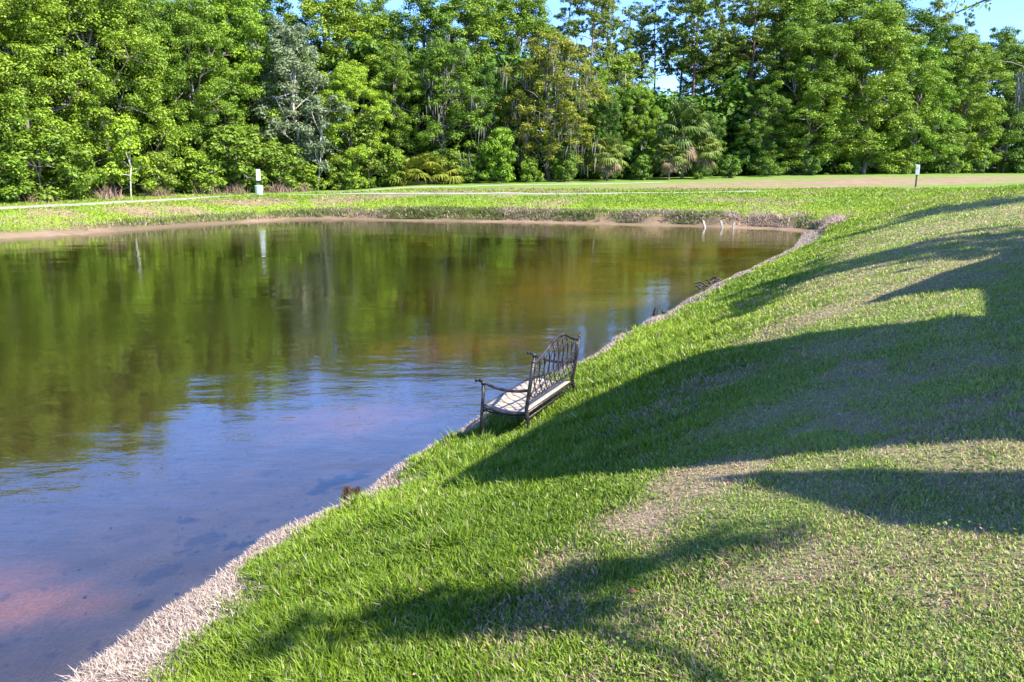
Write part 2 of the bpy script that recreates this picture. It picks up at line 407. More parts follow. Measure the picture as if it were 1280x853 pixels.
def build_grass():
    rng = np.random.default_rng(5)
    M = 1350000
    r = np.exp(rng.uniform(math.log(2.0), math.log(62), M)); th = rng.uniform(-.76, .80, M)
    x = r*np.sin(th); y = r*np.cos(th)
    z, d = height(x, y)
    k = (d > .015) & ~((y > 30) & (d < 1.0))
    x, y, z, d, r = [q[k] for q in (x, y, z, d, r)]
    dry, pale, n1, n2 = ground_masks(x, y, d)
    # keep fewer where the turf is thin
    keep = rng.random(len(x)) < (1-.5*dry)
    on_path = np.zeros(len(x), bool)
    for pts in ([(-27, 40.5), (-22.5, 49), (-19.5, 57), (-17, 59), (-13, 58.2), (-7, 56), (0, 54.6), (9, 54.3), (17, 55)],):
        for (a, b) in zip(pts[:-1], pts[1:]):
            e = np.array(b)-np.array(a); t = np.clip(((x-a[0])*e[0]+(y-a[1])*e[1])/(e@e), 0, 1)
            on_path |= np.hypot(x-a[0]-t*e[0], y-a[1]-t*e[1]) < 1.0
    keep &= ~on_path
    x, y, z, d, r, dry, pale, n1, n2 = [q[keep] for q in (x, y, z, d, r, dry, pale, n1, n2)]
    n = len(x); lod = np.maximum(r/4.5, .9)**.82
    tall = smooth(3.8, 1.6, d)*smooth(20, 8, y)
    clump = fbm(x, y, .16, 77, 2); tuft = smooth(.55, .8, fbm(x, y, .33, 79, 2))
    h = (.045+.045*tall+.03*(clump-.4))*rng.uniform(.6, 1.35, n)*(1-.35*dry)*(.85+.55*tuft)*lod**.45
    fine = smooth(1.8, 4.0, d)*smooth(30, 22, y)
    h = h*(1-.34*fine); w = rng.uniform(.0055, .0105, n)*lod*(1-.25*fine)
    u = rng.random(n)[:, None]; v = rng.random(n)[:, None]
    far = smooth(30, 42, y)[:, None]
    gd = np.array([.105, .185, .012]); gl = np.array([.31, .43, .032])
    col = gd+(gl-gd)*np.clip(u*.75+(n2[:, None]-.5)*.9+.05, 0, 1)
    yel = smooth(.35, .75, n2)[:, None]*.35+far*.35
    col = col+(np.array([.29, .38, .03])-col)*yel
    lush = (smooth(7, 2, d)*smooth(34, 42, y))[:, None]
    col = col+(np.array([.37, .46, .03])-col)*lush*.5*np.clip(.3+1.4*n2[:, None], 0, 1.3)
    slope = (smooth(2.6, 4.6, d)*smooth(30, 25, y))[:, None]
    col = col*(1-slope*.6)+np.array([.36, .44, .11])*slope*.6
    straw = np.array([.44, .38, .22])*(.6+.6*v)
    isdry = (rng.random(n) < .035+.60*dry+.12*slope[:, 0])[:, None]
    col = np.where(isdry, straw, col)
    brown = np.array([.42, .25, .19])*(.6+.8*v)
    col = np.where((rng.random(n) < dry*.33)[:, None], brown, col)
    pinkish = np.array([.36, .22, .17])*(.55+.7*v)
    col = np.where((rng.random(n) < dry*.75*far[:, 0])[:, None], pinkish, col)
    dead = np.array([.52, .42, .345])*(.6+.65*v)
    ispale = rng.random(n) < pale*1.05
    col = np.where(ispale[:, None], dead, col)
    h = np.where(ispale, h*.72, h); w = np.where(ispale, w*.8, w)
    lean = rng.uniform(.15, 1.0, n)+.25*dry+.25*ispale
    gm = tint_mat('grass_blades', transl=.33, rough=.5, spec=.35)
    blades('grass', x, y, z, h, w, col, lean, rng, gm)
    # second pass: dead grass fringe right at the waterline
    M = 60000
    t = rng.random(M)**1.35; npt = 22
    P = np.array(SHORE[1:21]); seg = np.linalg.norm(np.diff(P, axis=0), axis=1); s = np.r_[0, np.cumsum(seg)]
    u = t*s[-1]; bx = np.interp(u, s, P[:, 0]); by = np.interp(u, s, P[:, 1])
    off = rng.exponential(.16, M); bx = bx+off*.85+rng.normal(0, .03, M); by = by-off*.5+rng.normal(0, .03, M)
    z, d = height(bx, by); k = (d > -.03) & (d < .75)
    bx, by, z, d = bx[k], by[k], z[k], d[k]; n = len(bx); dist = np.hypot(bx, by); lod = np.maximum(dist/5, .9)**.7
    v = rng.random((n, 1))
    col = np.where(rng.random((n, 1)) < .22, np.array([.30, .21, .16]), np.array([.54, .44, .37]))*(.4+.8*v)
    blades('dead_grass_fringe', bx, by, np.maximum(z, .0), rng.uniform(.03, .085, n)*lod**.3, rng.uniform(.004, .008, n)*lod, col, rng.uniform(.2, 1.25, n), rng, gm)
    # tufts hanging over the eroded far bank
    M = 80000
    P = np.array(SHORE[19:32]); seg = np.linalg.norm(np.diff(P, axis=0), axis=1); s = np.r_[0, np.cumsum(seg)]
    u = rng.random(M)*s[-1]; bx = np.interp(u, s, P[:, 0]); by = np.interp(u, s, P[:, 1])
    T = np.stack([np.interp(u, s[:-1], np.diff(P[:, 0])/seg), np.interp(u, s[:-1], np.diff(P[:, 1])/seg)], 1); T /= np.linalg.norm(T, axis=1)[:, None]
    off = rng.uniform(.7, 1.75, M); bx = bx+T[:, 1]*off; by = by-T[:, 0]*off
    z, d = height(bx, by); q = fbm(bx, by, 1.3, 91, 3)
    k = (d > .62) & (rng.random(M) < np.clip(q*2.6-.8, .03, 1)*(1-.75*smooth(-10, -16, bx))); bx, by, z, d, q = bx[k], by[k], z[k], d[k], q[k]; n = len(bx); v = rng.random((n, 1))
    lp = smooth(.50, .72, fbm(bx, by, 5, 17, 2)+.33*smooth(-2, -9, bx)+.4*smooth(11.2, 12.2, bx))[:, None]
    c = np.where(rng.random((n, 1)) < .2+.65*lp, np.array([.50, .37, .31]), np.array([.16, .22, .035]))*(.5+.9*v)
    blades('bank_grass', bx, by, z, rng.uniform(.10, .40, n), rng.uniform(.018, .04, n), c, rng.uniform(.3, 1.3, n), rng, gm, curl=1.6)
build_grass()
def build_litter():
    # broad-leaved weeds in the turf, and dry bits lying in it and on the pond bed
    rng = np.random.default_rng(15); gm = bpy.data.materials['grass_blades']
    M = 1100; r = np.exp(rng.uniform(math.log(2.3), math.log(16), M)); th = rng.uniform(-.5, .75, M); x = r*np.sin(th); y = r*np.cos(th)
    z, d = height(x, y); dn = fbm(x, y, 1.1, 95, 3); k = (d > .7) & (dn > .52); x, y, z, r = x[k], y[k], z[k], r[k]; n = len(x)
    m = 6; X = np.repeat(np.stack([x, y, z+.035], 1), m, 0)+np.c_[rng.normal(0, .022, (n*m, 2)), rng.uniform(-.01, .03, n*m)]
    up = unit(np.c_[rng.normal(0, .45, (n*m, 2)), np.ones(n*m)]); sz = np.repeat(rng.uniform(.011, .024, n)*np.maximum(r/5, 1)**.6, m)
    V, q = leaves(X, up, sz, rng, .7); c = np.repeat(np.repeat(np.array([.12, .20, .03])*rng.uniform(.6, 1.5, (n, 1)), m, 0), 4, 0)
    tag(link('weeds', mesh_np('weeds', V, [q], False, c), gm), kind='stuff')
    M = 1500; r = np.exp(rng.uniform(math.log(2.3), math.log(20), M)); th = rng.uniform(-.55, .8, M); x = r*np.sin(th); y = r*np.cos(th); z, d = height(x, y)
    k = (d > .3) | (d < -.15); x, y, z, d, r = x[k], y[k], z[k], d[k], r[k]; n = len(x); wet = (d < 0)
    keep = ~wet | (rng.random(n) < .8); X = np.stack([x, y, np.where(wet, z+.012, z+.045)], 1)
    up = unit(np.c_[rng.normal(0, .35, (n, 2)), np.ones(n)]); V, q = leaves(X, up, np.where(wet, rng.uniform(.015, .07, n), rng.uniform(.012, .03, n)), rng, .45)
    c = np.where(wet[:, None], np.array([.02, .015, .01]), np.array([.40, .27, .17]))*rng.uniform(.5, 1.3, (n, 1))
    tag(link('leaf_litter', mesh_np('leaf_litter', V, [q], False, np.repeat(c, 4, 0)), gm), kind='stuff')
# ------------------------------------------------------------------ trees
BARK = surf('bark_grey', (.10, .085, .07), (.26, .23, .20), 3, .9, bump=.8, bscale=9, stretch=(3, 3, .5))
BARK_PINE = surf('bark_pine', (.11, .065, .05), (.24, .15, .11), 3, .9, bump=.8, bscale=8, stretch=(3, 3, .7))
BARK_PALE = surf('bark_pale', (.36, .33, .29), (.55, .51, .46), 3, .85, bump=.4)
MOSSM = leaf_mat('hanging_moss', (.09, .09, .07), (.19, .19, .15), (.30, .29, .24), .3, .01, .8)
LEAF = {
 'oak': leaf_mat('leaf_oak', (.045, .095, .008), (.14, .24, .016), (.31, .42, .036), .27, .012),
 'bright': leaf_mat('leaf_bright', (.075, .16, .010), (.19, .32, .018), (.31, .45, .038), .30, .012),
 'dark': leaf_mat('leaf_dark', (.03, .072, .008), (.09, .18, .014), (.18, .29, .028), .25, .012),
 'silver': leaf_mat('leaf_silver', (.07, .11, .05), (.15, .20, .09), (.27, .33, .19), .3, .008, .45),
 'olive': leaf_mat('leaf_olive', (.08, .11, .010), (.21, .24, .022), (.34, .34, .05), .35, .012),
 'pine': leaf_mat('leaf_pine', (.045, .09, .012), (.13, .20, .022), (.24, .31, .045), .28),
 'palm': leaf_mat('leaf_palm', (.06, .10, .02), (.12, .18, .03), (.25, .29, .07), .3, .015, .4),
 'palmdead': leaf_mat('leaf_palm_dead', (.15, .09, .05), (.22, .16, .09), (.34, .26, .16), .2, .01, .8),
 'brush': leaf_mat('brush_dead', (.10, .06, .04), (.22, .14, .10), (.34, .25, .19), .1, .01, .9),
 'vine': leaf_mat('leaf_vine', (.06, .12, .012), (.15, .24, .02), (.25, .35, .045), .35),
}
def unit(v): return v/(np.linalg.norm(v, axis=-1, keepdims=True)+1e-9)
def leaves(c, nrm, size, rng, asp=.62, fold=.0):
    """c centres, nrm facing: one pointed four-cornered leaf each"""
    n = len(c); r = unit(rng.normal(size=(n, 3))); u = unit(r-nrm*np.sum(r*nrm, 1, keepdims=True)); v = np.cross(nrm, u)
    s = np.broadcast_to(size, (n,))[:, None]
    V = np.stack([c-u*s*.5, c+v*s*.5*asp+u*s*.06-nrm*s*fold, c+u*s*.5, c-v*s*.5*asp+u*s*.06-nrm*s*fold], 1).reshape(-1, 3)
    i = np.arange(n)*4
    return V, np.stack([i, i+1, i+2, i+3], 1)
def clump_leaves(cc, rad, per, size, rng, flat=.78, upb=.5):
    """leaf positions on the upper shell of every clump"""
    m = len(cc); n = m*per; k = np.repeat(np.arange(m), per)
    dr = unit(rng.normal(size=(n, 3))); dr[:, 2] = np.where((dr[:, 2] < -.1) & (rng.random(n) < .65), -dr[:, 2], dr[:, 2])
    rr = rng.random(n)**.45
    off = dr*(rad[k]*rr)[:, None]; off[:, 2] *= flat
    c = cc[k]+off+rng.normal(0, .06, (n, 3))*rad[k][:, None]
    nr = unit(dr+np.array([0, 0, upb])+rng.normal(0, .42, (n, 3)))
    return leaves(c, nr, size*rng.uniform(.6, 1.35, n), rng)
def branch(mb, p0, p1, r0, r1, rng, wob=.12, n=6):
    t = np.linspace(0, 1, n)[:, None]; L = np.linalg.norm(np.array(p1)-np.array(p0))
    P = np.array(p0)*(1-t)+np.array(p1)*t; w = np.cumsum(rng.normal(0, 1, (n, 3)), 0)*wob*L/n; w -= w[-1]*t; w[0] = 0
    P = P+w; mb.tube(P, np.linspace(r0, r1, n), 6, cap=True); return P
def broadleaf(seed, H, Rw, low, n_lobes, per=95, size=.27, crad=(.55, 1.0), top_bias=0, tw=.22, leanx=0, moss=0, spread=1.0, cl=(11, 17)):
    """H height, Rw half width, low = bottom of crown as a share of H. returns trunk mesh, crown mesh, moss mesh"""
    rng = np.random.default_rng(seed)
    tb = MB(); top = np.array([leanx+rng.normal(0, .3), rng.normal(0, .3), H*.80])
    P = branch(tb, (0, 0, -.3), top, tw*H/14, .05, rng, .10, 9)
    cc = []; cr = []; ends = []
    for i in range(n_lobes):
        f = (i+.5)/n_lobes; hz = low+(1-low)*(f**.85)
        env = Rw*(math.sin(math.pi*min(1, (.18+.80*f)))**.65)*rng.uniform(.55, 1.05)*spread
        a = i*2.39996+rng.uniform(-.5, .5); lr = rng.uniform(.8, 1.25)*Rw*.42
        e = np.array([math.cos(a)*max(env-lr*.6, 0), math.sin(a)*max(env-lr*.6, 0), hz*H-lr*.4])
        if f > .9: e[:2] *= .3
        e[0] += leanx*f
        ends.append(e)
        j = np.argmin(np.abs(P[:, 2]-e[2]*.72)); branch(tb, P[j], e, tw*H/14*.36, .03, rng, .15, 6)
        m = rng.integers(*cl)
        dr = unit(rng.normal(size=(m, 3))); dr[:, 2] = np.where(dr[:, 2] < -.35, -dr[:, 2], dr[:, 2])
        c = e+dr*lr*rng.uniform(.65, 1.12, (m, 1))*np.array([1, 1, .8])
        cc.append(c); cr.append(rng.uniform(crad[0], crad[1], m))
        for q in c[:4]: branch(tb, e, q, .035, .012, rng, .2, 4)
    cc = np.vstack(cc); cr = np.concatenate(cr); cc[:, 2] = np.maximum(cc[:, 2], cr*.5)
    V, q = clump_leaves(cc, cr, per, size, rng)
    cm = mesh_np('crown', V, [q]); tm = tb.mesh('trunk', True)
    mm = None
    if moss:
        sel = cc[rng.random(len(cc)) < moss]; V = []; Q = []; n = 0
        for c in sel:
            for _ in range(14):
                p = c+rng.normal(0, .45, 3); L = rng.uniform(.5, 1.7); w = rng.uniform(.025, .06); a = rng.uniform(0, math.pi)
                d = np.array([math.cos(a), math.sin(a), 0])*w; s1 = rng.normal(0, .06, 3)
                V += [p-d, p+d, p+d*.8+s1-[0, 0, L*.5], p-d*.8+s1-[0, 0, L*.5], p-[0, 0, L]+s1*1.5]; Q.append(n); n += 5
        Q = np.array(Q); mm = mesh_np('moss', np.array(V), [np.stack([Q, Q+1, Q+2, Q+3], 1), np.stack([Q+3, Q+2, Q+4], 1)])
    return tm, cm, mm
def pine(seed, H=20, bare=.58, n_limb=26, Rw=2.6, tr=.19):
    rng = np.random.default_rng(seed); tb = MB()
    P = branch(tb, (0, 0, -.3), (rng.normal(0, .5), rng.normal(0, .5), H), tr, .035, rng, .03, 12)
    cs = []; rs = []
    for i in range(n_limb):
        f = rng.random(); z = H*(bare+(1-bare)*f); a = rng.uniform(0, 6.28)
        env = Rw*(1-f)**.55*rng.uniform(.45, 1.05)+.25
        j = np.interp(z, P[:, 2], np.arange(len(P))); p0 = np.array([np.interp(z, P[:, 2], P[:, k]) for k in (0, 1)]+[z])
        e = p0+np.array([math.cos(a)*env, math.sin(a)*env, env*rng.uniform(-.05, .5)])
        B = branch(tb, p0, e, .045*(1.2-f), .012, rng, .15, 5)
        for s in np.linspace(.4, 1, 2+int(env*3.4)):
            c = p0+(e-p0)*s+rng.normal(0, .30, 3)*np.array([1, 1, .6]); cs.append(c+[0, 0, .1]); rs.append(rng.uniform(.20, .42))
    cs.append(P[-1]); rs.append(.5)
    V, q = clump_leaves(np.array(cs), np.array(rs), 46, .17, rng, .75, .3)
    # needles: narrow leaves
    return tb.mesh('trunk', True), mesh_np('crown', V, [q]), None
def palm(seed, H=4.5, n=34, fl=1.25, skirt=12):
    rng = np.random.default_rng(seed); tb = MB()
    z = np.linspace(-.2, H, 14); tb.tube(np.stack([.05*np.sin(z), z*.02, z], 1), .15+.03*np.sin(np.arange(14)*2.1), 9)
    def fronds(cnt, lo, hi, L):
        V = []; Q = []; k = 0
        for i in range(cnt):
            a = rng.uniform(0, 6.28); el = rng.uniform(lo, hi); d = np.array([math.cos(a)*math.cos(el), math.sin(a)*math.cos(el), math.sin(el)])
            s = np.array([-math.sin(a), math.cos(a), 0]); up = np.cross(d, s)*-1; up = up if up[2] > 0 else -up
            p0 = np.array([0, 0, H])+d*.1; pl = L*rng.uniform(.7, 1.05); p1 = p0+d*pl-[0, 0, .12*pl]
            w = .02
            V += [p0-s*w, p0+s*w, p1+s*w, p1-s*w]; Q.append((k, k+1, k+2, k+3)); k += 4
            m = 15; fr = L*rng.uniform(.6, .8)
            for b in np.linspace(-1.75, 1.75, m):
                dd = d*math.cos(b)+s*math.sin(b); c1 = p1+dd*fr*.55+up*fr*.06; tip = p1+dd*fr-np.array([0, 0, 1])*fr*rng.uniform(.25, .5)
                ws = (-d*math.sin(b)+s*math.cos(b))*fr*.075
                V += [p1, c1+ws, tip, c1-ws]; Q.append((k, k+1, k+2, k+3)); k += 4
        return mesh_np('fronds', np.array(V), [np.array(Q)])
    return tb.mesh('trunk', True), fronds(n, -.35, 1.35, fl), fronds(skirt, -1.15, -.3, fl*.85)
def brush_mesh(seed, W=1.6, H=1.8, n=260):
    rng = np.random.default_rng(seed)
    x = rng.normal(0, W*.42, n)+.3*np.sin(np.arange(n)); y = rng.normal(0, .45, n); h = H*rng.uniform(.15, 1, n)**1.5*np.exp(-(x/W)**2); a = rng.uniform(0, 6.28, n)
    d = np.stack([np.cos(a), np.sin(a), np.zeros(n)], 1); t = rng.normal(0, .35, (n, 3)); t[:, 2] = 0
    b = np.stack([x, y, np.zeros(n)], 1); w = rng.uniform(.012, .03, n)[:, None]
    m = b+np.stack([0*h, 0*h, h*.6], 1)+t*h[:, None]*.4; e = b+np.stack([0*h, 0*h, h], 1)+t*h[:, None]
    V = np.stack([b-d*w, b+d*w, m+d*w, m-d*w, e], 1).reshape(-1, 3); i = np.arange(n)*5
    return mesh_np('twigs', V, [np.stack([i, i+1, i+2, i+3], 1), np.stack([i+3, i+2, i+4], 1)])

# prototypes: (nominal height, nominal half-width, trunk, crown, extra, leaf material key, bark)
PROTO = {}
def proto(k, H, Rw, meshes, leafk, bark, extra=None, exname='moss'):
    tm, cm, mm = meshes
    tm.materials.append(bark); cm.materials.append(LEAF[leafk])
    if mm: mm.materials.append(extra or MOSSM)
    PROTO[k] = (H, Rw, tm, cm, mm, exname)
for i in range(4): proto(f'oak{i}', 16, 5.2, broadleaf(100+i, 16, 5.2, .06, 25, 230, .17, (.45, .9)), 'oak', BARK)
for i in range(3): proto(f'tall{i}', 18, 4.2, broadleaf(120+i, 18, 5.4, .2, 23, 215, .18, (.45, .9)), ['oak', 'dark', 'oak'][i], BARK)
for i in range(2): proto(f'bright{i}', 14, 4.0, broadleaf(140+i, 14, 4.8, .06, 22, 225, .17, (.45, .85)), 'bright', BARK)
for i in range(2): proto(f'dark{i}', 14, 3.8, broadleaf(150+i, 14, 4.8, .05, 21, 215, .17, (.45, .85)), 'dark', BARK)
proto('silver0', 13, 3.2, broadleaf(160, 13, 3.6, .18, 18, 130, .18, (.4, .7), tw=.16), 'silver', BARK_PALE)
proto('silver1', 6, 1.2, broadleaf(161, 6, 1.2, .2, 9, 26, .2, (.25, .5), tw=.12), 'silver', BARK_PALE)
proto('olive0', 13, 4.0, broadleaf(170, 13, 4.6, .14, 21, 150, .17, (.4, .7), moss=.13), 'olive', BARK)
proto('olive1', 14, 3.6, broadleaf(171, 14, 4.6, .15, 21, 150, .18, (.4, .75), moss=.12), 'oak', BARK)
proto('sapling0', 6, 1.7, broadleaf(180, 6, 1.7, .22, 9, 70, .22, (.35, .6), tw=.14, cl=(7, 11)), 'bright', BARK_PALE)
proto('sapling1', 6, 1.5, broadleaf(181, 6, 1.5, .15, 9, 60, .22, (.35, .6), tw=.13, cl=(7, 11)), 'bright', BARK)
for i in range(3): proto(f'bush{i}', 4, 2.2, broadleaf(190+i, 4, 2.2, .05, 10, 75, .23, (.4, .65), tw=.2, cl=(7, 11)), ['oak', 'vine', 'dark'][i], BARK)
proto('round0', 6, 2.2, broadleaf(195, 6, 2.2, .05, 14, 130, .22, (.5, .7), tw=.16, cl=(9, 13)), 'bright', BARK)
for i in range(3): proto(f'pine{i}', 20, 2.6, pine(200+i, 20, [.52, .60, .46][i], [46, 38, 54][i], 3.5), 'pine', BARK_PINE)
proto('ypine0', 5, 1.2, pine(210, 5, .08, 26, 1.2, .07), 'pine', BARK_PINE)
for i in range(2): proto(f'palm{i}', 5.2, 2.4, palm(220+i, 3.6, 52, 1.9, 7), 'palm', BARK, LEAF['palmdead'], 'dead_fronds')
proto('palmetto0', 1.4, 1.4, palm(225, .35, 26, 1.0, 3), 'olive', BARK, LEAF['palmdead'], 'dead_fronds')
BR = [brush_mesh(230+i) for i in range(2)]
for b in BR: b.materials.append(LEAF['brush'])

FLINE = [(-75, -20), (-60, 8), (-45, 27), (-29, 45), (-22, 61), (-11, 71), (0, 74), (25, 83), (66, 107), (110, 130), (190, 165), (420, 190)]
def on_line(px, off):
    """point off metres behind the wood's front line, on the bearing of picture column px"""
    k = (px-640)/FPX
    best = None
    for (a, b) in zip(FLINE[:-1], FLINE[1:]):
        a = np.array(a, float); b = np.array(b, float); e = b-a; nn = np.array([-e[1], e[0]]); nn /= np.linalg.norm(nn)
        a2, e2 = a+nn*off, e
        den = e2[0]-k*e2[1]*1.0
        if abs(den) < 1e-9: continue
        t = (k*a2[1]-a2[0])/den
        p = a2+e2*t
        if -.2 <= t <= 1.2 and p[1] > 0:
            m = abs(t-.5)
            if best is None or m < best[0]: best = (m, p)
    return None if best is None else best[1]
def put(kind, px, top, off, name, cat, label, wid=1.0, group=None, rz=None, xy=None, zscale=None):
    H, Rw, tm, cm, mm, ex = PROTO[kind]
    p = np.array(xy) if xy is not None else on_line(px, off)
    zg = height1(*p); rr = pxr(px, top); zt = CAM_Z+p[1]*rr[2]/rr[1] if zscale is None else zg+H*zscale
    s = max((zt-zg)/H, .25)
    e = empty(name, (p[0], p[1], zg-.05), R.uniform(0, 6.28) if rz is None else rz)
    ws = s*wid; e.scale = (ws, ws, s)
    tag(e, label, cat, group)
    link('trunk', tm, None, e); link('fronds' if 'palm' in kind else 'crown', cm, None, e)
    if mm: link(ex, mm, None, e)
    return e
GF, GB, GP, GS = 'trees along the front of the wood', 'trees rising behind the front row', 'pines standing above the wood', 'shrubs along the foot of the wood'
# (kind, column, top row, metres behind the wood's edge, width factor, label)
FRONT = [
 ('oak3', -190, -80, 2, 1.1, 'oak at the wood edge beyond the pond, second tree past the left picture edge'),
 ('oak1', -110, -80, 2, 1.1, 'oak at the wood edge beyond the pond, just past the far-left end of the footpath'),
 ('oak0', -40, -70, 2, 1.1, 'full green oak cut by the left picture edge behind the footpath'),
 ('oak2', 35, -75, 3.5, 1.05, 'tall rounded oak above the far-left bushes, leftmost whole tree of the wood'),
 ('olive1', 100, -30, 5, 1.0, 'loose grey-green oak with hanging moss, between the two leftmost tall oaks'),
 ('oak1', 145, -55, 3, 1.0, 'tall dense oak standing behind the small white-stemmed sapling'),
 ('oak3', 212, 8, 4, .95, 'darker oak with a bare pale trunk showing, just right of the white-stemmed sapling'),
 ('oak0', 262, 12, 2.5, .9, 'broad oak behind the waste station, on its left shoulder'),
 ('bright0', 318, 2, 6, .85, 'high yellow-green tree rising straight above the waste station'),
 ('silver0', 375, 38, 2.5, 1.1, 'silvery grey-leaved tree, the only pale grey crown in the wood'),
 ('bright1', 447, 92, 1.0, 1.0, 'low rounded bright green tree beside the silvery tree'),
 ('oak2', 500, 70, 3.5, .8, 'oak between the rounded bright green tree and the mossy grey oak'),
 ('olive1', 560, 62, 2.5, 1.1, 'grey-green oak hung with moss and bare grey twigs, above the yellow palmettos'),
 ('dark0', 612, 90, 3.5, .85, 'dark green tree directly above the round dense bush'),
 ('olive0', 688, 58, 1.5, 1.15, 'olive-yellow oak draped with grey moss, between round bush and palms'),
 ('dark1', 757, 128, 3.0, .7, 'short dark tree over the drooping palm of the wood edge'),
 ('bright1', 795, 118, 5, .75, 'small leafy tree in the gap under the pines, between the two palm groups'),
 ('dark0', 880, 150, 4, .8, 'low dark tree in the shade right of the tallest palm'),
 ('dark1', 945, 120, 3.5, .9, 'dark low tree in deep shade below the bare pine trunks'),
 ('oak3', 1000, 40, 2.0, .95, 'heavy dark green oak, left neighbour of the big oak behind the right-hand post'),
 ('oak0', 1068, 22, .5, 1.0, 'big sunlit oak, its boughs reaching low left of the right-hand post'),
 ('bright0', 1128, 72, 1.0, .9, 'bright oak rising straight behind the right-hand post'),
 ('oak2', 1180, 62, 1.5, .95, 'oak with layered yellow-green boughs, first to the right of the right-hand post'),
 ('dark1', 1238, 70, 2.5, .9, 'dark shaded oak near the right picture edge under the open sky'),
 ('oak1', 1300, 55, 1.5, 1.0, 'oak cut by the right picture edge'),
 ('oak3', 1370, 20, 2, 1.0, 'oak of the wood edge beyond the right picture edge'),
 ('bright0', 1450, 20, 2, 1.0, 'bright oak of the wood edge far beyond the right picture edge'),
]
BACK = [
 ('tall0', -70, -80, 9, 1.0, 'tall tree behind the wood edge at the far left'),
 ('tall1', 75, -60, 10, 1.0, 'tall dark tree rising behind the far-left oaks'),
 ('tall2', 180, -14, 9, 1.0, 'tall tree with its top in the first sky gap on the left'),
 ('tall0', 285, -10, 10, .9, 'tall tree behind the waste station, right of the first sky gap'),
 ('tall1', 345, 6, 12, .8, 'dark pointed treetop left of the silvery tree against the sky'),
 ('tall2', 428, 12, 9, 1.0, 'tall tree behind the silvery tree with its crown to the sky'),
 ('tall0', 478, 30, 10, .8, 'tall crown over the rounded bright green tree'),
 ('tall1', 535, 22, 9, .95, 'tall tree below the wide sky gap left of centre'),
 ('tall2', 590, 12, 11, .8, 'tall flat-topped crown over the mossy grey oak'),
 ('tall0', 645, 14, 12, .9, 'tall crown at the left end of the pines'),
 ('oak1', 735, 105, 9, .8, 'mid-height oak behind the olive-yellow mossy oak'),
 ('tall1', 810, 135, 14, .7, 'dark crown beneath the thin pines and their sky gap'),
 ('olive1', 772, 92, 12, .9, 'thin grey-green crown filling the sky gap between the pine trunks'),
 ('tall1', 868, 88, 13, .9, 'leafy crown behind the tall palms, between the two thick pine trunks'),
 ('tall0', 900, 70, 12, .8, 'broad crown half hiding the right-hand pine trunks'),
 ('tall2', 960, 10, 9, 1.0, 'tall full tree right of the pines against the sky'),
 ('tall0', 1030, -14, 8, 1.05, 'highest crown behind the big sunlit oak'),
 ('tall1', 1095, 22, 9, 1.0, 'tall crown left of the sky gap above the right-hand post'),
 ('tall2', 1160, 58, 9, .9, 'level crown under the right-hand sky gap'),
 ('tall0', 1222, 66, 10, .9, 'distant crown low under the right-hand sky gap'),
 ('tall1', 1310, 40, 9, 1.0, 'tall crown behind the oak at the right picture edge'),
 ('tall2', 1400, 10, 9, 1.0, 'tall crown beyond the right picture edge'),
]
PINES = [
 ('pine1', 590, -10, 14, 1.0, 'pine top over the flat-topped crown, leftmost pine of the wood'),
 ('pine0', 452, -6, 15, 1.0, 'pine tops behind the tall tree near the silvery tree'),
 ('pine2', 668, -18, 13, 1.0, 'pine with a dense crown, left of the slim pine trunks'),
 ('pine1', 727, -40, 13, 1.05, 'slim pine with a pale straight trunk, left of the sky gap'),
 ('pine2', 700, -24, 15, .9, 'leafy pine between the dense-crowned pine and the slim pale-trunked pine'),
 ('pine2', 750, -26, 17, .9, 'feathery pine just right of the slim pale-trunked pine'),
 ('pine0', 812, -22, 18, .9, 'feathery pine just left of the thin pine beside the tallest trunk'),
 ('pine0', 778, 8, 16, .95, 'pine with its round crown alone in the sky gap'),
 ('pine1', 796, 14, 20, .8, 'thin farther pine right behind the round-crowned pine'),
 ('pine1', 838, -45, 15, .85, 'thin pine left of the tallest thick pine trunk'),
 ('pine2', 855, -70, 11, 1.1, 'tallest pine, with the thick dark trunk over the palms'),
 ('pine0', 884, -20, 17, .9, 'pine squeezed between the two thick-trunked pines'),
 ('pine2', 921, -55, 9, 1.1, 'thick-trunked pine with a reddish trunk, right of the tall palm'),
 ('pine0', 950, -30, 16, .9, 'pine crown right of the reddish pine trunk'),
 ('pine0', 990, -25, 15, .9, 'pine crown over the heavy dark oak'),
 ('pine1', 1140, -8, 18, .9, 'thin pine top left of the right-hand sky gap'),
 ('pine0', 1176, 18, 20, .6, 'small pine tip in the right-hand sky gap'),
]
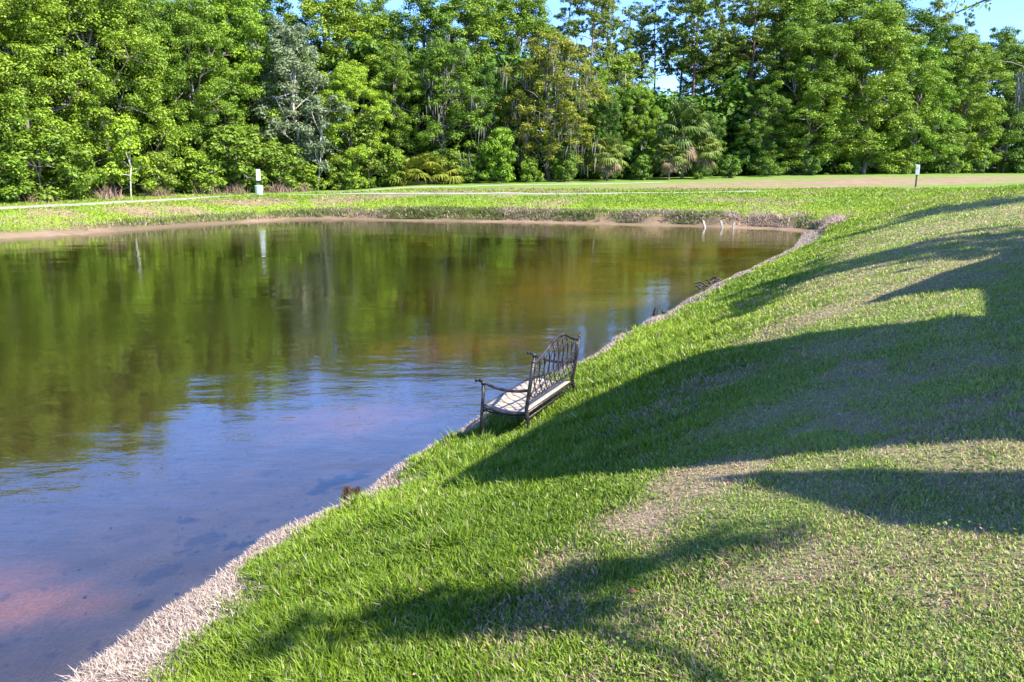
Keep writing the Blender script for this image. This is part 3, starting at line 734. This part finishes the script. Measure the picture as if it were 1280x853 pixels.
SHRUBS = [
 ('bush1', -60, 195, -.5, 1.1, 'leafy bush at the footpath, past the left picture edge'),
 ('bush0', 8, 182, -.3, 1.2, 'leafy bush in the left picture corner by the footpath'),
 ('bush1', 62, 165, 0, 1.3, 'tall vine-covered bush, second from the left along the footpath'),
 ('bush0', 112, 196, -.3, 1.0, 'low bush left of the white-stemmed sapling'),
 ('bush1', 208, 192, -.2, 1.0, 'bush right of the white-stemmed sapling'),
 ('bush0', 254, 190, .2, 1.1, 'bush halfway between the sapling and the waste station'),
 ('bush1', 298, 162, .6, 1.2, 'high yellow-green bush left behind the waste station'),
 ('bush1', 352, 180, .3, 1.2, 'yellow-green bush right behind the waste station'),
 ('bush0', 392, 204, .2, 1.0, 'low green bush under the silvery tree'),
 ('bush1', 432, 196, .1, 1.0, 'low bush left of the young pine'),
 ('bush0', 492, 182, 0, 1.0, 'bush right of the young pine'),
 ('bush1', 560, 188, .2, 1.1, 'bush behind the yellow palmettos'),
 ('bush2', 590, 196, .3, .9, 'dark bush left of the round dense bush'),
 ('bush0', 662, 196, 0, .9, 'bush right of the round dense bush'),
 ('bush1', 705, 188, -.2, 1.0, 'bush left of the drooping palm'),
 ('bush2', 800, 196, .5, 1.0, 'dark bush between the two palm groups'),
 ('bush0', 868, 204, -.8, 1.0, 'low bright bush at the foot of the tallest palm'),
 ('bush2', 905, 196, -.2, 1.1, 'dark bush right of the tallest palm'),
 ('bush2', 950, 198, -.2, 1.2, 'dark bush in deep shade below the pine trunks'),
 ('bush2', 1005, 196, -.5, 1.0, 'dark bush below the heavy dark oak'),
 ('bush2', 1058, 200, -.4, 1.0, 'dark low bush below the big sunlit oak'),
 ('bush0', 1118, 186, -.5, 1.0, 'green bush just left of the right-hand post'),
 ('bush1', 1168, 170, -.5, .9, 'bright bush first right of the right-hand post'),
 ('bush2', 1205, 198, -.5, 1.0, 'low dark bush between the two bright bushes by the right-hand post'),
 ('bush2', 1255, 188, -.2, 1.2, 'dark bush at the right picture edge'),
 ('bush2', 1330, 185, 0, 1.3, 'dark bush past the right picture edge'),
]
for L, nm, cat, g in ((FRONT, 'oak_tree', 'tree', GF), (BACK, 'woodland_tree', 'tree', GB), (PINES, 'pine_tree', 'pine', GP), (SHRUBS, 'shrub', 'shrub', GS)):
    for (k, px, top, off, wd, lab) in L: put(k, px, top-(22 if L is BACK else 8 if L is FRONT else 0), off, nm, cat, lab, wd*(1.25 if L is BACK else 1.25 if px > 930 and L is FRONT else 1), g)
for i, px in enumerate([-270, -360, -470, -600, -760, -960, -1250, -1700]):
    put(['oak1', 'tall0', 'oak2', 'bright0'][i % 4], px, -75, 2.5, 'oak_tree', 'tree', 'leafy tree of the wood, outside the picture past its left edge', 1.25, 'trees of the wood past the left picture edge')
for i, px in enumerate([1530, 1620, 1720, 1830, 1960, 2120]):
    put(['oak0', 'tall1', 'oak3', 'tall2'][i % 4], px, 40, 2.5, 'oak_tree', 'tree', 'leafy tree of the wood, outside the picture past its right edge', 1.5, 'trees of the wood past the right picture edge')
put('sapling0', 171, 150, -.8, 'sapling', 'young tree', 'small light green sapling with a thin white stem beside the footpath', .95)
put('sapling1', 1216, 158, -1.2, 'sapling', 'young tree', 'slim light green sapling in front of the shaded oak on the right', .8)
put('silver1', 401, 120, .1, 'silver_sapling', 'young tree', 'thin pale-leaved sapling with a white stem under the silvery tree', .8)
put('round0', 627, 162, -.6, 'round_bush', 'bush', 'round dense bright green bush at the wood edge, centre of the far bank', .95)
put('ypine0', 464, 146, .2, 'young_pine', 'pine', 'young cone-shaped pine among low bushes right of the silvery tree', 1.0)
put('palm0', 757, 178, -.3, 'palm_tree', 'palm', 'low palm with drooping tan fronds, left of the tall palms', 1.05, 'cabbage palms at the wood edge')
put('palm1', 848, 140, .3, 'palm_tree', 'palm', 'tallest cabbage palm, in front of the thick dark pine trunk', .8, 'cabbage palms at the wood edge')
put('palm0', 872, 172, -.2, 'palm_tree', 'palm', 'shorter palm leaning at the right side of the tallest palm', .9, 'cabbage palms at the wood edge')
put('palm1', 832, 180, -.4, 'palm_tree', 'palm', 'lowest palm, at the left foot of the tallest palm', .95, 'cabbage palms at the wood edge')
put('palmetto0', 522, 196, -.3, 'palmetto', 'palm', 'yellowish palmetto clump, left of the pair under the mossy grey oak', 1.0, 'yellow palmettos at the wood edge')
put('palmetto0', 542, 192, -.1, 'palmetto', 'palm', 'yellowish palmetto clump, right of the pair under the mossy grey oak', 1.0, 'yellow palmettos at the wood edge')
for i, (px, off, s, lab) in enumerate([(50, -1.0, .8, 'tan dead brush at the left end of the footpath'), (138, -1.1, 1.0, 'red-brown dead brush left of the white-stemmed sapling'),
        (205, -1.0, .8, 'pinkish dead brush right of the white-stemmed sapling'), (268, -1.0, .8, 'dry brush left of the waste station'), (300, -1.0, .7, 'thin dry brush just left of the waste station'), (352, -1.2, 1.0, 'tan dead brush right of the waste station'), (378, -1.0, .7, 'dry brush under the silvery tree')]):
    p = on_line(px, off); b = link('dead_brush', BR[i % 2]); b.location = (p[0], p[1], height1(*p)-.03); b.scale = (s*1.1, s, s*R.uniform(.55, .9)); b.rotation_euler = (0, 0, R.uniform(-.4, .4))
    tag(b, lab, 'brush', 'dead brush along the footpath')
# bare grey trunks that show through the leaves
for px, y0, y1, off, lab in [(212, 62, 90, 4.5, 'thick bare grey trunk showing high between the oaks left of the waste station'), (248, 118, 160, 3.4, 'grey bare trunk left above the waste station'), (48, 95, 130, 3.2, 'dead forked grey trunk among the far-left oaks')]:
    p = on_line(px, off); rr = pxr(px, y0); zt = CAM_Z+p[1]*rr[2]/rr[1]; g0 = height1(*p)
    mb = MB(); P = branch(mb, (0, 0, -.3), (.4, 0, zt-g0), .2, .07, R, .05, 9); branch(mb, P[5], P[5]+[-.9, .1, 1.8], .06, .015, R, .2, 5); branch(mb, P[6], P[6]+[.8, -.2, 1.3], .05, .012, R, .2, 5)
    o = mb.build('bare_trunk', BARK, None, True); o.location = (p[0], p[1], g0); tag(o, lab, 'tree trunk', 'bare trunks in the wood')

# the depth of the wood behind those trees
def deep_woods():
    rng = np.random.default_rng(77); c = []
    for i in range(10500):
        px = rng.uniform(-800, 2000); off = rng.uniform(5, 24); p = on_line(px, off)
        if p is None: continue
        hmax = 9.5 if 700 < px < 900 else 12.5
        c.append((p[0], p[1], 1.0+hmax*rng.random()))
    for i in range(2500):
        px = rng.uniform(300, 1750); p = on_line(px, rng.uniform(4, 22))
        if p is not None: c.append((p[0], p[1], 1.5+rng.uniform(0, 4)))
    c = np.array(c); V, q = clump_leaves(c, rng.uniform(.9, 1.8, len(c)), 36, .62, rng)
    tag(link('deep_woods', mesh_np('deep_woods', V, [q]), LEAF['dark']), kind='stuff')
deep_woods()

# ------------------------------------------------------------------ trees on the near bank, outside the picture on the right: their shade falls on the lawn
def shade_tree(k, x, y, ztop, wid, lab, rz=0):
    H, Rw, tm, cm, mm, ex = PROTO[k]; g = height1(x, y); s = (ztop-g)/H
    e = empty('lawn_oak', (x, y, g-.05), rz); e.scale = (s*wid, s*wid, s); tag(e, lab, 'tree', 'oaks on the lawn bank')
    link('trunk', tm, None, e); link('crown', cm, None, e)
    if mm: link(ex, mm, None, e)
    return e
proto('lawn0', 12, 4.2, broadleaf(301, 12, 4.2, .48, 10, 100, .2, (.45, .8), tw=.3), 'oak', BARK)
proto('lawn1', 12, 5.0, broadleaf(302, 12, 5.0, .5, 12, 100, .2, (.45, .8), tw=.34, moss=.15), 'oak', BARK)
shade_tree('lawn0', 13.5, 9.5, 11.5, .75, 'oak on the lawn bank beside the house, outside the picture', 1.0)
shade_tree('lawn1', 22.5, 19.0, 13.0, 1.0, 'oak on the lawn bank between two others, outside the picture', 2.0)
shade_tree('lawn0', 33.5, 40, 12.5, .9, 'oak at the far end of the lawn bank where the field begins', .3)

def near_branch():
    """the low bough of the lawn oak that dips into the picture's top right corner"""
    rng = np.random.default_rng(41)
    root = empty('oak_bough', (9.45, 14.5, 6.95)); tag(root, 'drooping oak bough with sparse leaves and grey moss at the top right corner', 'tree bough')
    tb = MB(); cl = []
    main = branch(tb, (3.5, -.5, 1.2), (-1.6, .6, -1.15), .075, .012, rng, .12, 10)
    sub = branch(tb, (3.5, -.5, 1.2), (-.35, .2, -2.15), .06, .015, rng, .12, 9)
    for P in (main, sub):
        for i in range(3, len(P)):
            for _ in range(2):
                e = P[i]+rng.normal(0, .42, 3)*np.array([1, 1, .5])-[0, 0, .12]
                branch(tb, P[i], e, .012, .004, rng, .2, 4); cl.append(e)
    tm = tb.mesh('limb', True); link('limb', tm, BARK, root)
    V, q = clump_leaves(np.array(cl), rng.uniform(.14, .26, len(cl)), 11, .095, rng, .8, .3)
    link('leaves', mesh_np('leaves', V, [q]), LEAF['oak'], root)
    V = []; Q = []; n = 0
    for c in [sub[-1], sub[-2], sub[-3], main[5]]:
        for _ in range(46):
            p = c+rng.normal(0, .10, 3); L = rng.uniform(.25, .75); w = rng.uniform(.008, .02); a = rng.uniform(0, math.pi)
            d = np.array([math.cos(a), math.sin(a), 0])*w; s1 = rng.normal(0, .04, 3)
            V += [p-d, p+d, p+d*.8+s1-[0, 0, L*.5], p-d*.8+s1-[0, 0, L*.5], p-[0, 0, L]+s1*1.5]; Q.append(n); n += 5
    Q = np.array(Q); link('moss', mesh_np('moss', np.array(V), [np.stack([Q, Q+1, Q+2, Q+3], 1), np.stack([Q+3, Q+2, Q+4], 1)]), MOSSM, root)
near_branch()

def shade_limb(name, cat, lab, base, trunk, limbs, seed, per=46, size=.075, bark=None):
    """an added small tree, limbs chosen for the shade they cast: every limb is (points, clumps, start share, scatter at start, at end)"""
    rng = np.random.default_rng(seed); g = height1(*base); o = np.array([base[0], base[1], g])
    root = empty(name, tuple(o)); tag(root, lab, cat)
    tb = MB(); cl = []; tp = np.array(trunk)-[o[0], o[1], o[2]]; tp = np.vstack([[0, 0, -.2], tp])
    tb.tube(tp, np.linspace(.12, .06, len(tp)), 8)
    for pts, m, f0, w0, w1 in limbs:
        p = np.array(pts, float)-o; s = np.r_[0, np.cumsum(np.linalg.norm(np.diff(p, axis=0), axis=1))]; u = np.linspace(0, s[-1], 12)
        B = np.stack([np.interp(u, s, p[:, k]) for k in range(3)], 1)
        B[1:-1] = (B[:-2]+2*B[1:-1]+B[2:])/4
        tb.tube(B, np.linspace(.05, .015, 12), 6)
        for f in rng.uniform(f0, 1, m):
            t = f*11; k = min(int(t), 10); cl.append(B[k]+(B[k+1]-B[k])*(t-k)+rng.normal(0, w0+(w1-w0)*(f-f0)/(1-f0), 3))
    link('trunk', tb.mesh('trunk', True), bark or BARK_PALE, root)
    V, q = clump_leaves(np.array(cl), rng.uniform(.11, .22, len(cl)), per, size, rng, .8, .3)
    link('crown', mesh_np('crown', V, [q]), LEAF['oak'], root)
T0 = (6.4, -2.3, 5.9)  # tree added here, limbs routed to lay streaks of shade on the lawn
shade_limb('shade_limb_tree', 'tree', 'unseen tree added beside the house corner, limbs shaped to shade the lawn', (6.6, -2.6), [(6.5, -2.4, 4.0), T0], [
    ([T0, (4.9, -1.0, 6.4), (4.5, .3, 6.1), (4.1, 1.03, 6.05), (3.2, 1.15, 6.0)], 34, .72, .03, .14),
    ([(4.15, 1.0, 6.05), (4.45, 1.1, 6.02), (4.8, 1.12, 6.0)], 14, .05, .035, .03),
    ([T0, (6.9, -2.9, 7.6)], 24, .2, .4, .5), ([T0, (7.6, -3.2, 7.0)], 24, .2, .4, .5), ([T0, (6.0, -3.4, 7.2)], 20, .2, .4, .5)], 51, 34)
T1 = (13.0, 7.6, 8.6)  # tree added for its bough, laid out to drop a blob of shade
shade_limb('lawn_oak', 'tree', 'unseen oak added behind the house, its bough shaped to shade the lawn', (13.2, 7.4), [(13.1, 7.5, 5), T1], [
    ([T1, (12.0, 12.0, 8.4), (10.6, 10.8, 8.1), (9.0, 8.1, 8.0)], 80, .38, .28, .10), ([T1, (13.6, 7.4, 10.4)], 30, .2, .5, .7), ([T1, (14.6, 7.8, 9.4)], 30, .2, .5, .7), ([T1, (12.9, 10.5, 9.6)], 26, .3, .3, .5)], 53, 60, .1, BARK)

build_litter()
# ------------------------------------------------------------------ bench
IRON = surf('bench_metal', (.028, .024, .026), (.11, .095, .095), 14, .42, .55, bump=.25, bscale=60, lo=.38, hi=.72)
SEATM = surf('bench_seat_panel', (.30, .235, .165), (.44, .355, .265), 9, .55, 0, bump=.15, bscale=40)
def build_bench():
    root = empty('garden_bench', (.15, 8.04, .625), math.atan2(1.27, .575))   # local x along the seat, -y... local +y towards the water
    tag(root, 'dark metal garden bench with arched lattice back and pale seat by the pond edge', 'bench')
    L, D = 1.40, .50
    M = root.matrix_basis if False else Matrix.Translation(root.location) @ Matrix.Rotation(root.rotation_euler[2], 4, 'Z')
    def gz(x, y):
        w = M @ Vector((x, y, 0)); return height1(w.x, w.y)-root.location.z
    # seat: one dished panel
    mb = MB(); nx, ny = 24, 12; V = []
    for k in (0, 1):
        for j in range(ny+1):
            for i in range(nx+1):
                x = .02+(L-.04)*i/nx; v = j/ny; y = .02+(D-.03)*v
                V.append((x, y, -.028*math.sin(math.pi*v)+.015*v-(.012 if k else 0)))
    q = []; W1 = (nx+1); o = W1*(ny+1)
    for j in range(ny):
        for i in range(nx):
            a = j*W1+i; q += [(a, a+1, a+W1+1, a+W1), (a+o, a+o+W1, a+o+W1+1, a+o+1)]
    for i in range(nx): q += [(i, i+o, i+1+o, i+1), (ny*W1+i, ny*W1+i+1, ny*W1+i+1+o, ny*W1+i+o)]
    for j in range(ny): q += [(j*W1, (j+1)*W1, (j+1)*W1+o, j*W1+o), (j*W1+nx, j*W1+nx+o, (j+1)*W1+nx+o, (j+1)*W1+nx)]
    seat = mb.add(V, q).build('seat', SEATM, root, True)
    mb = MB(); t = np.linspace(0, 1, 13)
    for x in (0.0, L):
        mb.tube(np.stack([np.full(13, x), D*t, -.03*np.sin(math.pi*t)-.012+.015*t], 1), .017, 6)
        mb.tube(np.stack([np.full(13, x), D*t, -.03*np.sin(math.pi*t)-.045+.015*t], 1), .011, 6)
    mb.tube([(0, 0, -.012), (L, 0, -.012)], .016, 6); mb.tube([(0, 0, -.075), (L, 0, -.075)], .010, 6)
    mb.tube([(0, D, .003), (L, D, .003)], .016, 6); mb.tube([(0, D, -.05), (L, D, -.05)], .010, 6)
    for i in range(1, 16):
        x = L*i/16; mb.tube([(x-.03, 0, -.012), (x+.03, 0, -.075)], .006, 5); mb.tube([(x-.03, D, .0), (x+.03, D, -.05)], .006, 5)
    mb.build('seat_frame', IRON, root, True)
    # backrest
    lean = -.14
    def bp(x, z): return (x, lean*max(z, 0), z)
    def top(x):
        u = x/L; return .535+.165*(math.sin(math.pi*u)**2)*1.0+.012*math.cos(2*math.pi*u*2)*0
    back = MB()
    xs = np.linspace(0, L, 41)
    back.tube([bp(x, top(x)) for x in xs], .018, 8)
    back.tube([bp(x, .115) for x in np.linspace(0, L, 7)], .014, 6)
    back.tube([bp(x, .40-.10*math.sin(math.pi*x/L)) for x in np.linspace(0, L, 21)], .011, 6)
    bk = back.build('backrest', IRON, root, True)
    lat = MB(); n = 10
    for s in (-1, 1):
        for i in range(-4, n+4):
            P = []
            for v in np.linspace(0, 1, 15):
                x = L*(i+.5)/n+s*(.42*(v-.5)+.045*math.sin(v*math.pi*2)); z = .115+v*(.72-.115)
                if 0.012 < x < L-.012 and z < top(x)-.005: P.append(bp(x, z))
                elif P: break
            if len(P) > 2: lat.tube(P, .0075, 5)
    lat.build('lattice', IRON, bk, True)
    # rear legs with back posts, front legs with arm posts
    for x in (0, L):
        g = gz(x, 0); mb = MB()
        mb.tube([(x, -.05, g-.06), (x, -.015, -.05), (x, 0, .02), bp(x, .30), bp(x, .545)], [.021, .021, .022, .022, .021], 8)
        mb.tube([bp(x, .545), bp(x, .562), bp(x, .572)], [.0215, .021, .006], 8); mb.build('leg', IRON, root, True)
        g = gz(x, D+.04); mb = MB()
        mb.tube([(x, D+.045, g-.06), (x, D+.02, -.05), (x, D+.006, .06), (x, D, .255)], [.019, .019, .02, .02], 8)
        mb.tube([(x, D, .25), (x, D, .285)], [.026, .022], 8); mb.build('leg', IRON, root, True)
        t = np.linspace(0, 1, 13); mb = MB()
        mb.tube(np.stack([np.full(13, x), -.04+(D+.10)*t, .245+.05*t**1.6-.045*np.sin(math.pi*t)], 1), .017, 7)
        mb.tube([(x, D+.055, .295), (x, D+.085, .287), (x, D+.09, .268)], [.02, .02, .012], 7); mb.build('armrest', IRON, root, True)
    return root
build_bench()

# ------------------------------------------------------------------ dog waste stations
PWHITE = surf('white_panel', (.58, .58, .56), (.68, .68, .66), 3, .45)
PGREEN = surf('pale_green_bin', (.36, .50, .46), (.46, .60, .55), 4, .5)
PDARK = surf('dark_post', (.05, .04, .035), (.10, .08, .065), 9, .7, bump=.3)
def prism(mb, c, r0, r1, h, k=20):
    a = np.arange(k)*2*math.pi/k
    v = [(c[0]+r0*math.cos(t), c[1]+r0*math.sin(t), c[2]) for t in a]+[(c[0]+r1*math.cos(t), c[1]+r1*math.sin(t), c[2]+h) for t in a]+[(c[0], c[1], c[2]), (c[0], c[1], c[2]+h)]
    q = [(j, (j+1) % k, k+(j+1) % k, k+j) for j in range(k)]; t = [(2*k, (j+1) % k, j) for j in range(k)]+[(2*k+1, k+j, k+(j+1) % k) for j in range(k)]
    mb.add(v, q, t)
x, y = -17.9, 57.6; g = height1(x, y)
w = empty('waste_station', (x, y, g), .25); tag(w, 'white dispenser on a post over a pale green bin beside the footpath', 'waste station')
mb = MB(); mb.box((0, .20, .75), (.09, .06, 1.8), bev=.008); mb.build('post', PDARK, w)
mb = MB(); mb.box((0, .10, 1.42), (.30, .13, .78), bev=.02); dsp = mb.build('dispenser', PWHITE, w)
mb = MB(); mb.box((0, .03, 1.72), (.24, .012, .12), bev=.004); mb.build('lid_flap', PWHITE, dsp)
mb = MB(); prism(mb, (0, -.12, .03), .25, .28, .60, 24); bn = mb.build('bin', PGREEN, w, False)
mb = MB(); prism(mb, (0, -.12, .63), .295, .295, .035, 24); prism(mb, (0, -.12, .665), .28, .10, .06, 24); mb.build('lid', PGREEN, bn)
x, y = 28.0, 56.5; g = height1(x, y)
w = empty('marker_post', (x, y, g), -.35); tag(w, 'slim dark post topped by a white box on the lawn crest, right side', 'post')
mb = MB(); mb.box((0, .05, .45), (.10, .08, 1.5), bev=.008); mb.build('post', PDARK, w)
mb = MB(); mb.box((0, -.04, 1.22), (.25, .12, .68), bev=.02); dsp = mb.build('dispenser', PWHITE, w)
mb = MB(); mb.box((0, -.107, 1.40), (.20, .012, .14), bev=.004); mb.build('lid_flap', PWHITE, dsp)

# ------------------------------------------------------------------ stumps, stakes, bits on the bank
WOOD = surf('rotten_wood', (.015, .010, .008), (.11, .068, .04), 9, .9, bump=1, bscale=30, stretch=(2.5, 2.5, .6))
DARKW = surf('wet_wood', (.016, .013, .010), (.06, .045, .035), 12, .6, bump=.8, bscale=40)
GREYW = surf('grey_stake', (.24, .22, .19), (.42, .39, .35), 9, .85, bump=.4)
def stump(name, mat, x, y, z, h, r, lab, cat, group=None, lean=(0, 0), seed=0, kids=True, jag=.25):
    rng = np.random.default_rng(seed); k = 16; V = []; a = np.arange(k)*2*math.pi/k; n = 9
    lob = 1+.18*np.sin(a*3+seed)+.12*rng.normal(size=k)
    jg = np.convolve(np.r_[0, rng.uniform(-jag, jag*.3, k), 0], [.3, .4, .3], 'valid')
    for i in range(n):
        t = i/(n-1); rr = r*(1.25-.4*t)*lob*(1+.05*rng.normal(size=k)); hh = h*t*(1+jg*t)
        V += list(zip(rr*np.cos(a)+lean[0]*t*h, rr*np.sin(a)+lean[1]*t*h, hh-.08))
    for f, dz in ((.7, -.04), (.35, -.12)):
        V += list(zip(r*.85*f*lob*np.cos(a)+lean[0]*h, r*.85*f*lob*np.sin(a)+lean[1]*h, h*(1+jg)+dz*h-.08))
    V.append((lean[0]*h, lean[1]*h, h*.86-.08)); m = n+2
    q = [(i*k+j, i*k+(j+1) % k, (i+1)*k+(j+1) % k, (i+1)*k+j) for i in range(m-1) for j in range(k)]; t = [(m*k, (m-1)*k+j, (m-1)*k+(j+1) % k) for j in range(k)]
    o = MB().add(V, q, t).build(name, mat, None, False); o.location = (x, y, z); tag(o, lab, cat, group); return o
stump('tree_stump', WOOD, -1.535, 7.0, -.04, .385, .07, 'rotten brown stump on the water edge left of the bench', 'stump', None, (.12, .1), 3, jag=.5)
for i, (x, y, h, r, lab) in enumerate([(2.22, 15.25, .20, .03, 'thin dark stub in the water, nearest of the four beyond the bench'), (2.72, 15.95, .12, .045, 'small pale-topped stub standing clear in the water beyond the bench'),
      (3.02, 16.75, .34, .055, 'dark pointed stub, tallest of the four in the water beyond the bench'), (3.28, 16.7, .30, .06, 'dark forked stub next to the tallest one at the water edge')]):
    stump('cypress_knee', DARKW, x, y, -.05, h, r, lab, 'stump', 'dark stubs in the water', (.15*(-1)**i, .1), 10+i, jag=.4)
for i, (x, y, h, r, lab) in enumerate([(10.15, 42.3, .6, .06, 'leaning pale stake at the far bank, leftmost of the three'), (11.0, 42.0, .6, .055, 'pale stake at the far bank, middle one of the three'),
      (11.45, 41.8, .5, .045, 'thin pale stake at the far bank, rightmost of the three')]):
    stump('bank_stake', GREYW, x, y, -.05, h, r, lab, 'stake', 'pale stakes at the far bank', (-.25 if i < 2 else .1, 0), 20+i, jag=.3)
def debris():
    rng = np.random.default_rng(9); mb = MB()
    for i in range(14):
        u = rng.random(); x = 4.75+1.3*u+rng.normal(0, .08); y = 20.7+2.1*u+rng.normal(0, .12)
        a = rng.uniform(0, 3.1); l = rng.uniform(.1, .45)
        mb.tube([(x, y, .0), (x+l*math.cos(a)*.5, y+l*math.sin(a)*.5, rng.uniform(.02, .09)), (x+l*math.cos(a), y+l*math.sin(a), .02)], [.03, .025, .008], 5)
    tag(mb.build('driftwood', DARKW, None, True), 'dark snarl of driftwood at the water edge halfway to the far bank', 'driftwood')
debris()
def fallen_leaf(x, y, s, col, lab, rz):
    n = 9; V = []; 
    for i in range(n):
        t = i/(n-1); w = .34*math.sin(math.pi*t**.8)*s; zz = .25*s*math.sin(math.pi*t)*.5
        V += [(s*(t-.5), -w, zz+.14*s), (s*(t-.5), 0, zz), (s*(t-.5), w, zz+.10*s)]
    q = [(i*3+j, i*3+j+1, i*3+j+4, i*3+j+3) for i in range(n-1) for j in (0, 1)]
    V = np.array(V); V2 = V-[0, 0, .0015]; q2 = [tuple(len(V)+k for k in f[::-1]) for f in q]
    mb = MB().add(np.vstack([V, V2]), q+q2); mb.tube([(s*.5, 0, 0), (s*.72, .03*s, .04*s)], .0025, 4)
    c = surf('dry_leaf', tuple(k*.7 for k in col), col, 30, .7)
    o = mb.build('fallen_leaf', c, None, True); o.location = (x, y, height1(x, y)+.055); o.rotation_euler = (.25, .12, rz); tag(o, lab, 'leaf')
fallen_leaf(.525, 3.19, .05, (.42, .17, .07), 'curled orange-brown leaf lying on the sunlit grass in the foreground', .4)
fallen_leaf(2.02, 4.75, .055, (.45, .34, .27), 'pale curled leaf lying on the shaded grass right of the bench', 1.4)

# ------------------------------------------------------------------ the house on the bank, right of the camera and outside the picture: its eaves shade the lawn
STUCCO = surf('house_stucco', (.50, .45, .37), (.58, .53, .45), 3, .9, bump=.3, bscale=60)
SHING = surf('roof_shingle', (.07, .06, .055), (.16, .14, .125), 9, .95, bump=.6, bscale=25)
TRIM = surf('white_trim', (.72, .71, .68), (.80, .79, .77), 4, .5)
GLASS = surf('window_glass', (.03, .035, .04), (.05, .055, .06), 2, .06, spec=.8)
def slab(mb, poly, z0, z1):
    n = len(poly); v = [(x, y, z0) for x, y in poly]+[(x, y, z1) for x, y in poly]
    q = [(i, (i+1) % n, n+(i+1) % n, n+i) for i in range(n)]
    from mathutils.geometry import tessellate_polygon
    tt = tessellate_polygon([[Vector((x, y, 0)) for x, y in poly]])
    t = [tuple(k[::-1]) for k in tt]+[tuple(i+n for i in k) for k in tt]
    mb.add(v, q, t)
def build_house():
    root = empty('lakeside_house', (9, 2, 1.6)); tag(root, 'stucco house on the bank beside the camera, outside the picture', 'house')
    def loc(P): return [(x-9, y-2) for x, y in P]
    roof = [(3.89, 3.28), (5.05, 5.4), (6.35, 6.4), (7.4, 4.38), (8.3, 6.1), (7.7, 6.8), (10.5, 9.2), (17, 5), (13.5, -7), (8.2, -1.2), (5.9, 1.5), (4.9, 2.15)]
    mb = MB(); slab(mb, loc(roof), 4.25, 4.5); rf = mb.build('roof', SHING, root)
    wall = [(5.3, 3.6), (5.8, 5.1), (6.3, 5.5), (7.4, 3.5), (8.9, 6.2), (8.6, 6.8), (10.5, 8.4), (16.2, 4.7), (13.1, -6), (8.7, -.8), (6.4, 2.2)]
    mb = MB(); slab(mb, loc(wall), -1.2, 4.247); mb.build('wall', STUCCO, root)
    mb = MB(); slab(mb, loc([(4.82, 1.94), (5.67, 1.17), (7.6, -.6), (7.3, -1.0), (5.46, .67), (5.16, .97)]), 4.2, 4.4); mb.build('shade_strip', TRIM, root)  # added slab, outlined to cast a second strip of shade on the lawn
    for (ax, ay), (bx, by) in (((10.5, 8.4), (8.6, 6.8)), ((8.7, -.8), (6.4, 2.2))):
        cx, cy = (ax+bx)/2, (ay+by)/2; a = math.atan2(by-ay, bx-ax)
        mb = MB(); mb.box((cx-9, cy-2, 2.2), (1.3, .16, 1.5), a); f = mb.build('window', TRIM, root)
        mb = MB(); mb.box((cx-9, cy-2, 2.2), (1.14, .22, 1.34), a); mb.build('pane', GLASS, f)
build_house()
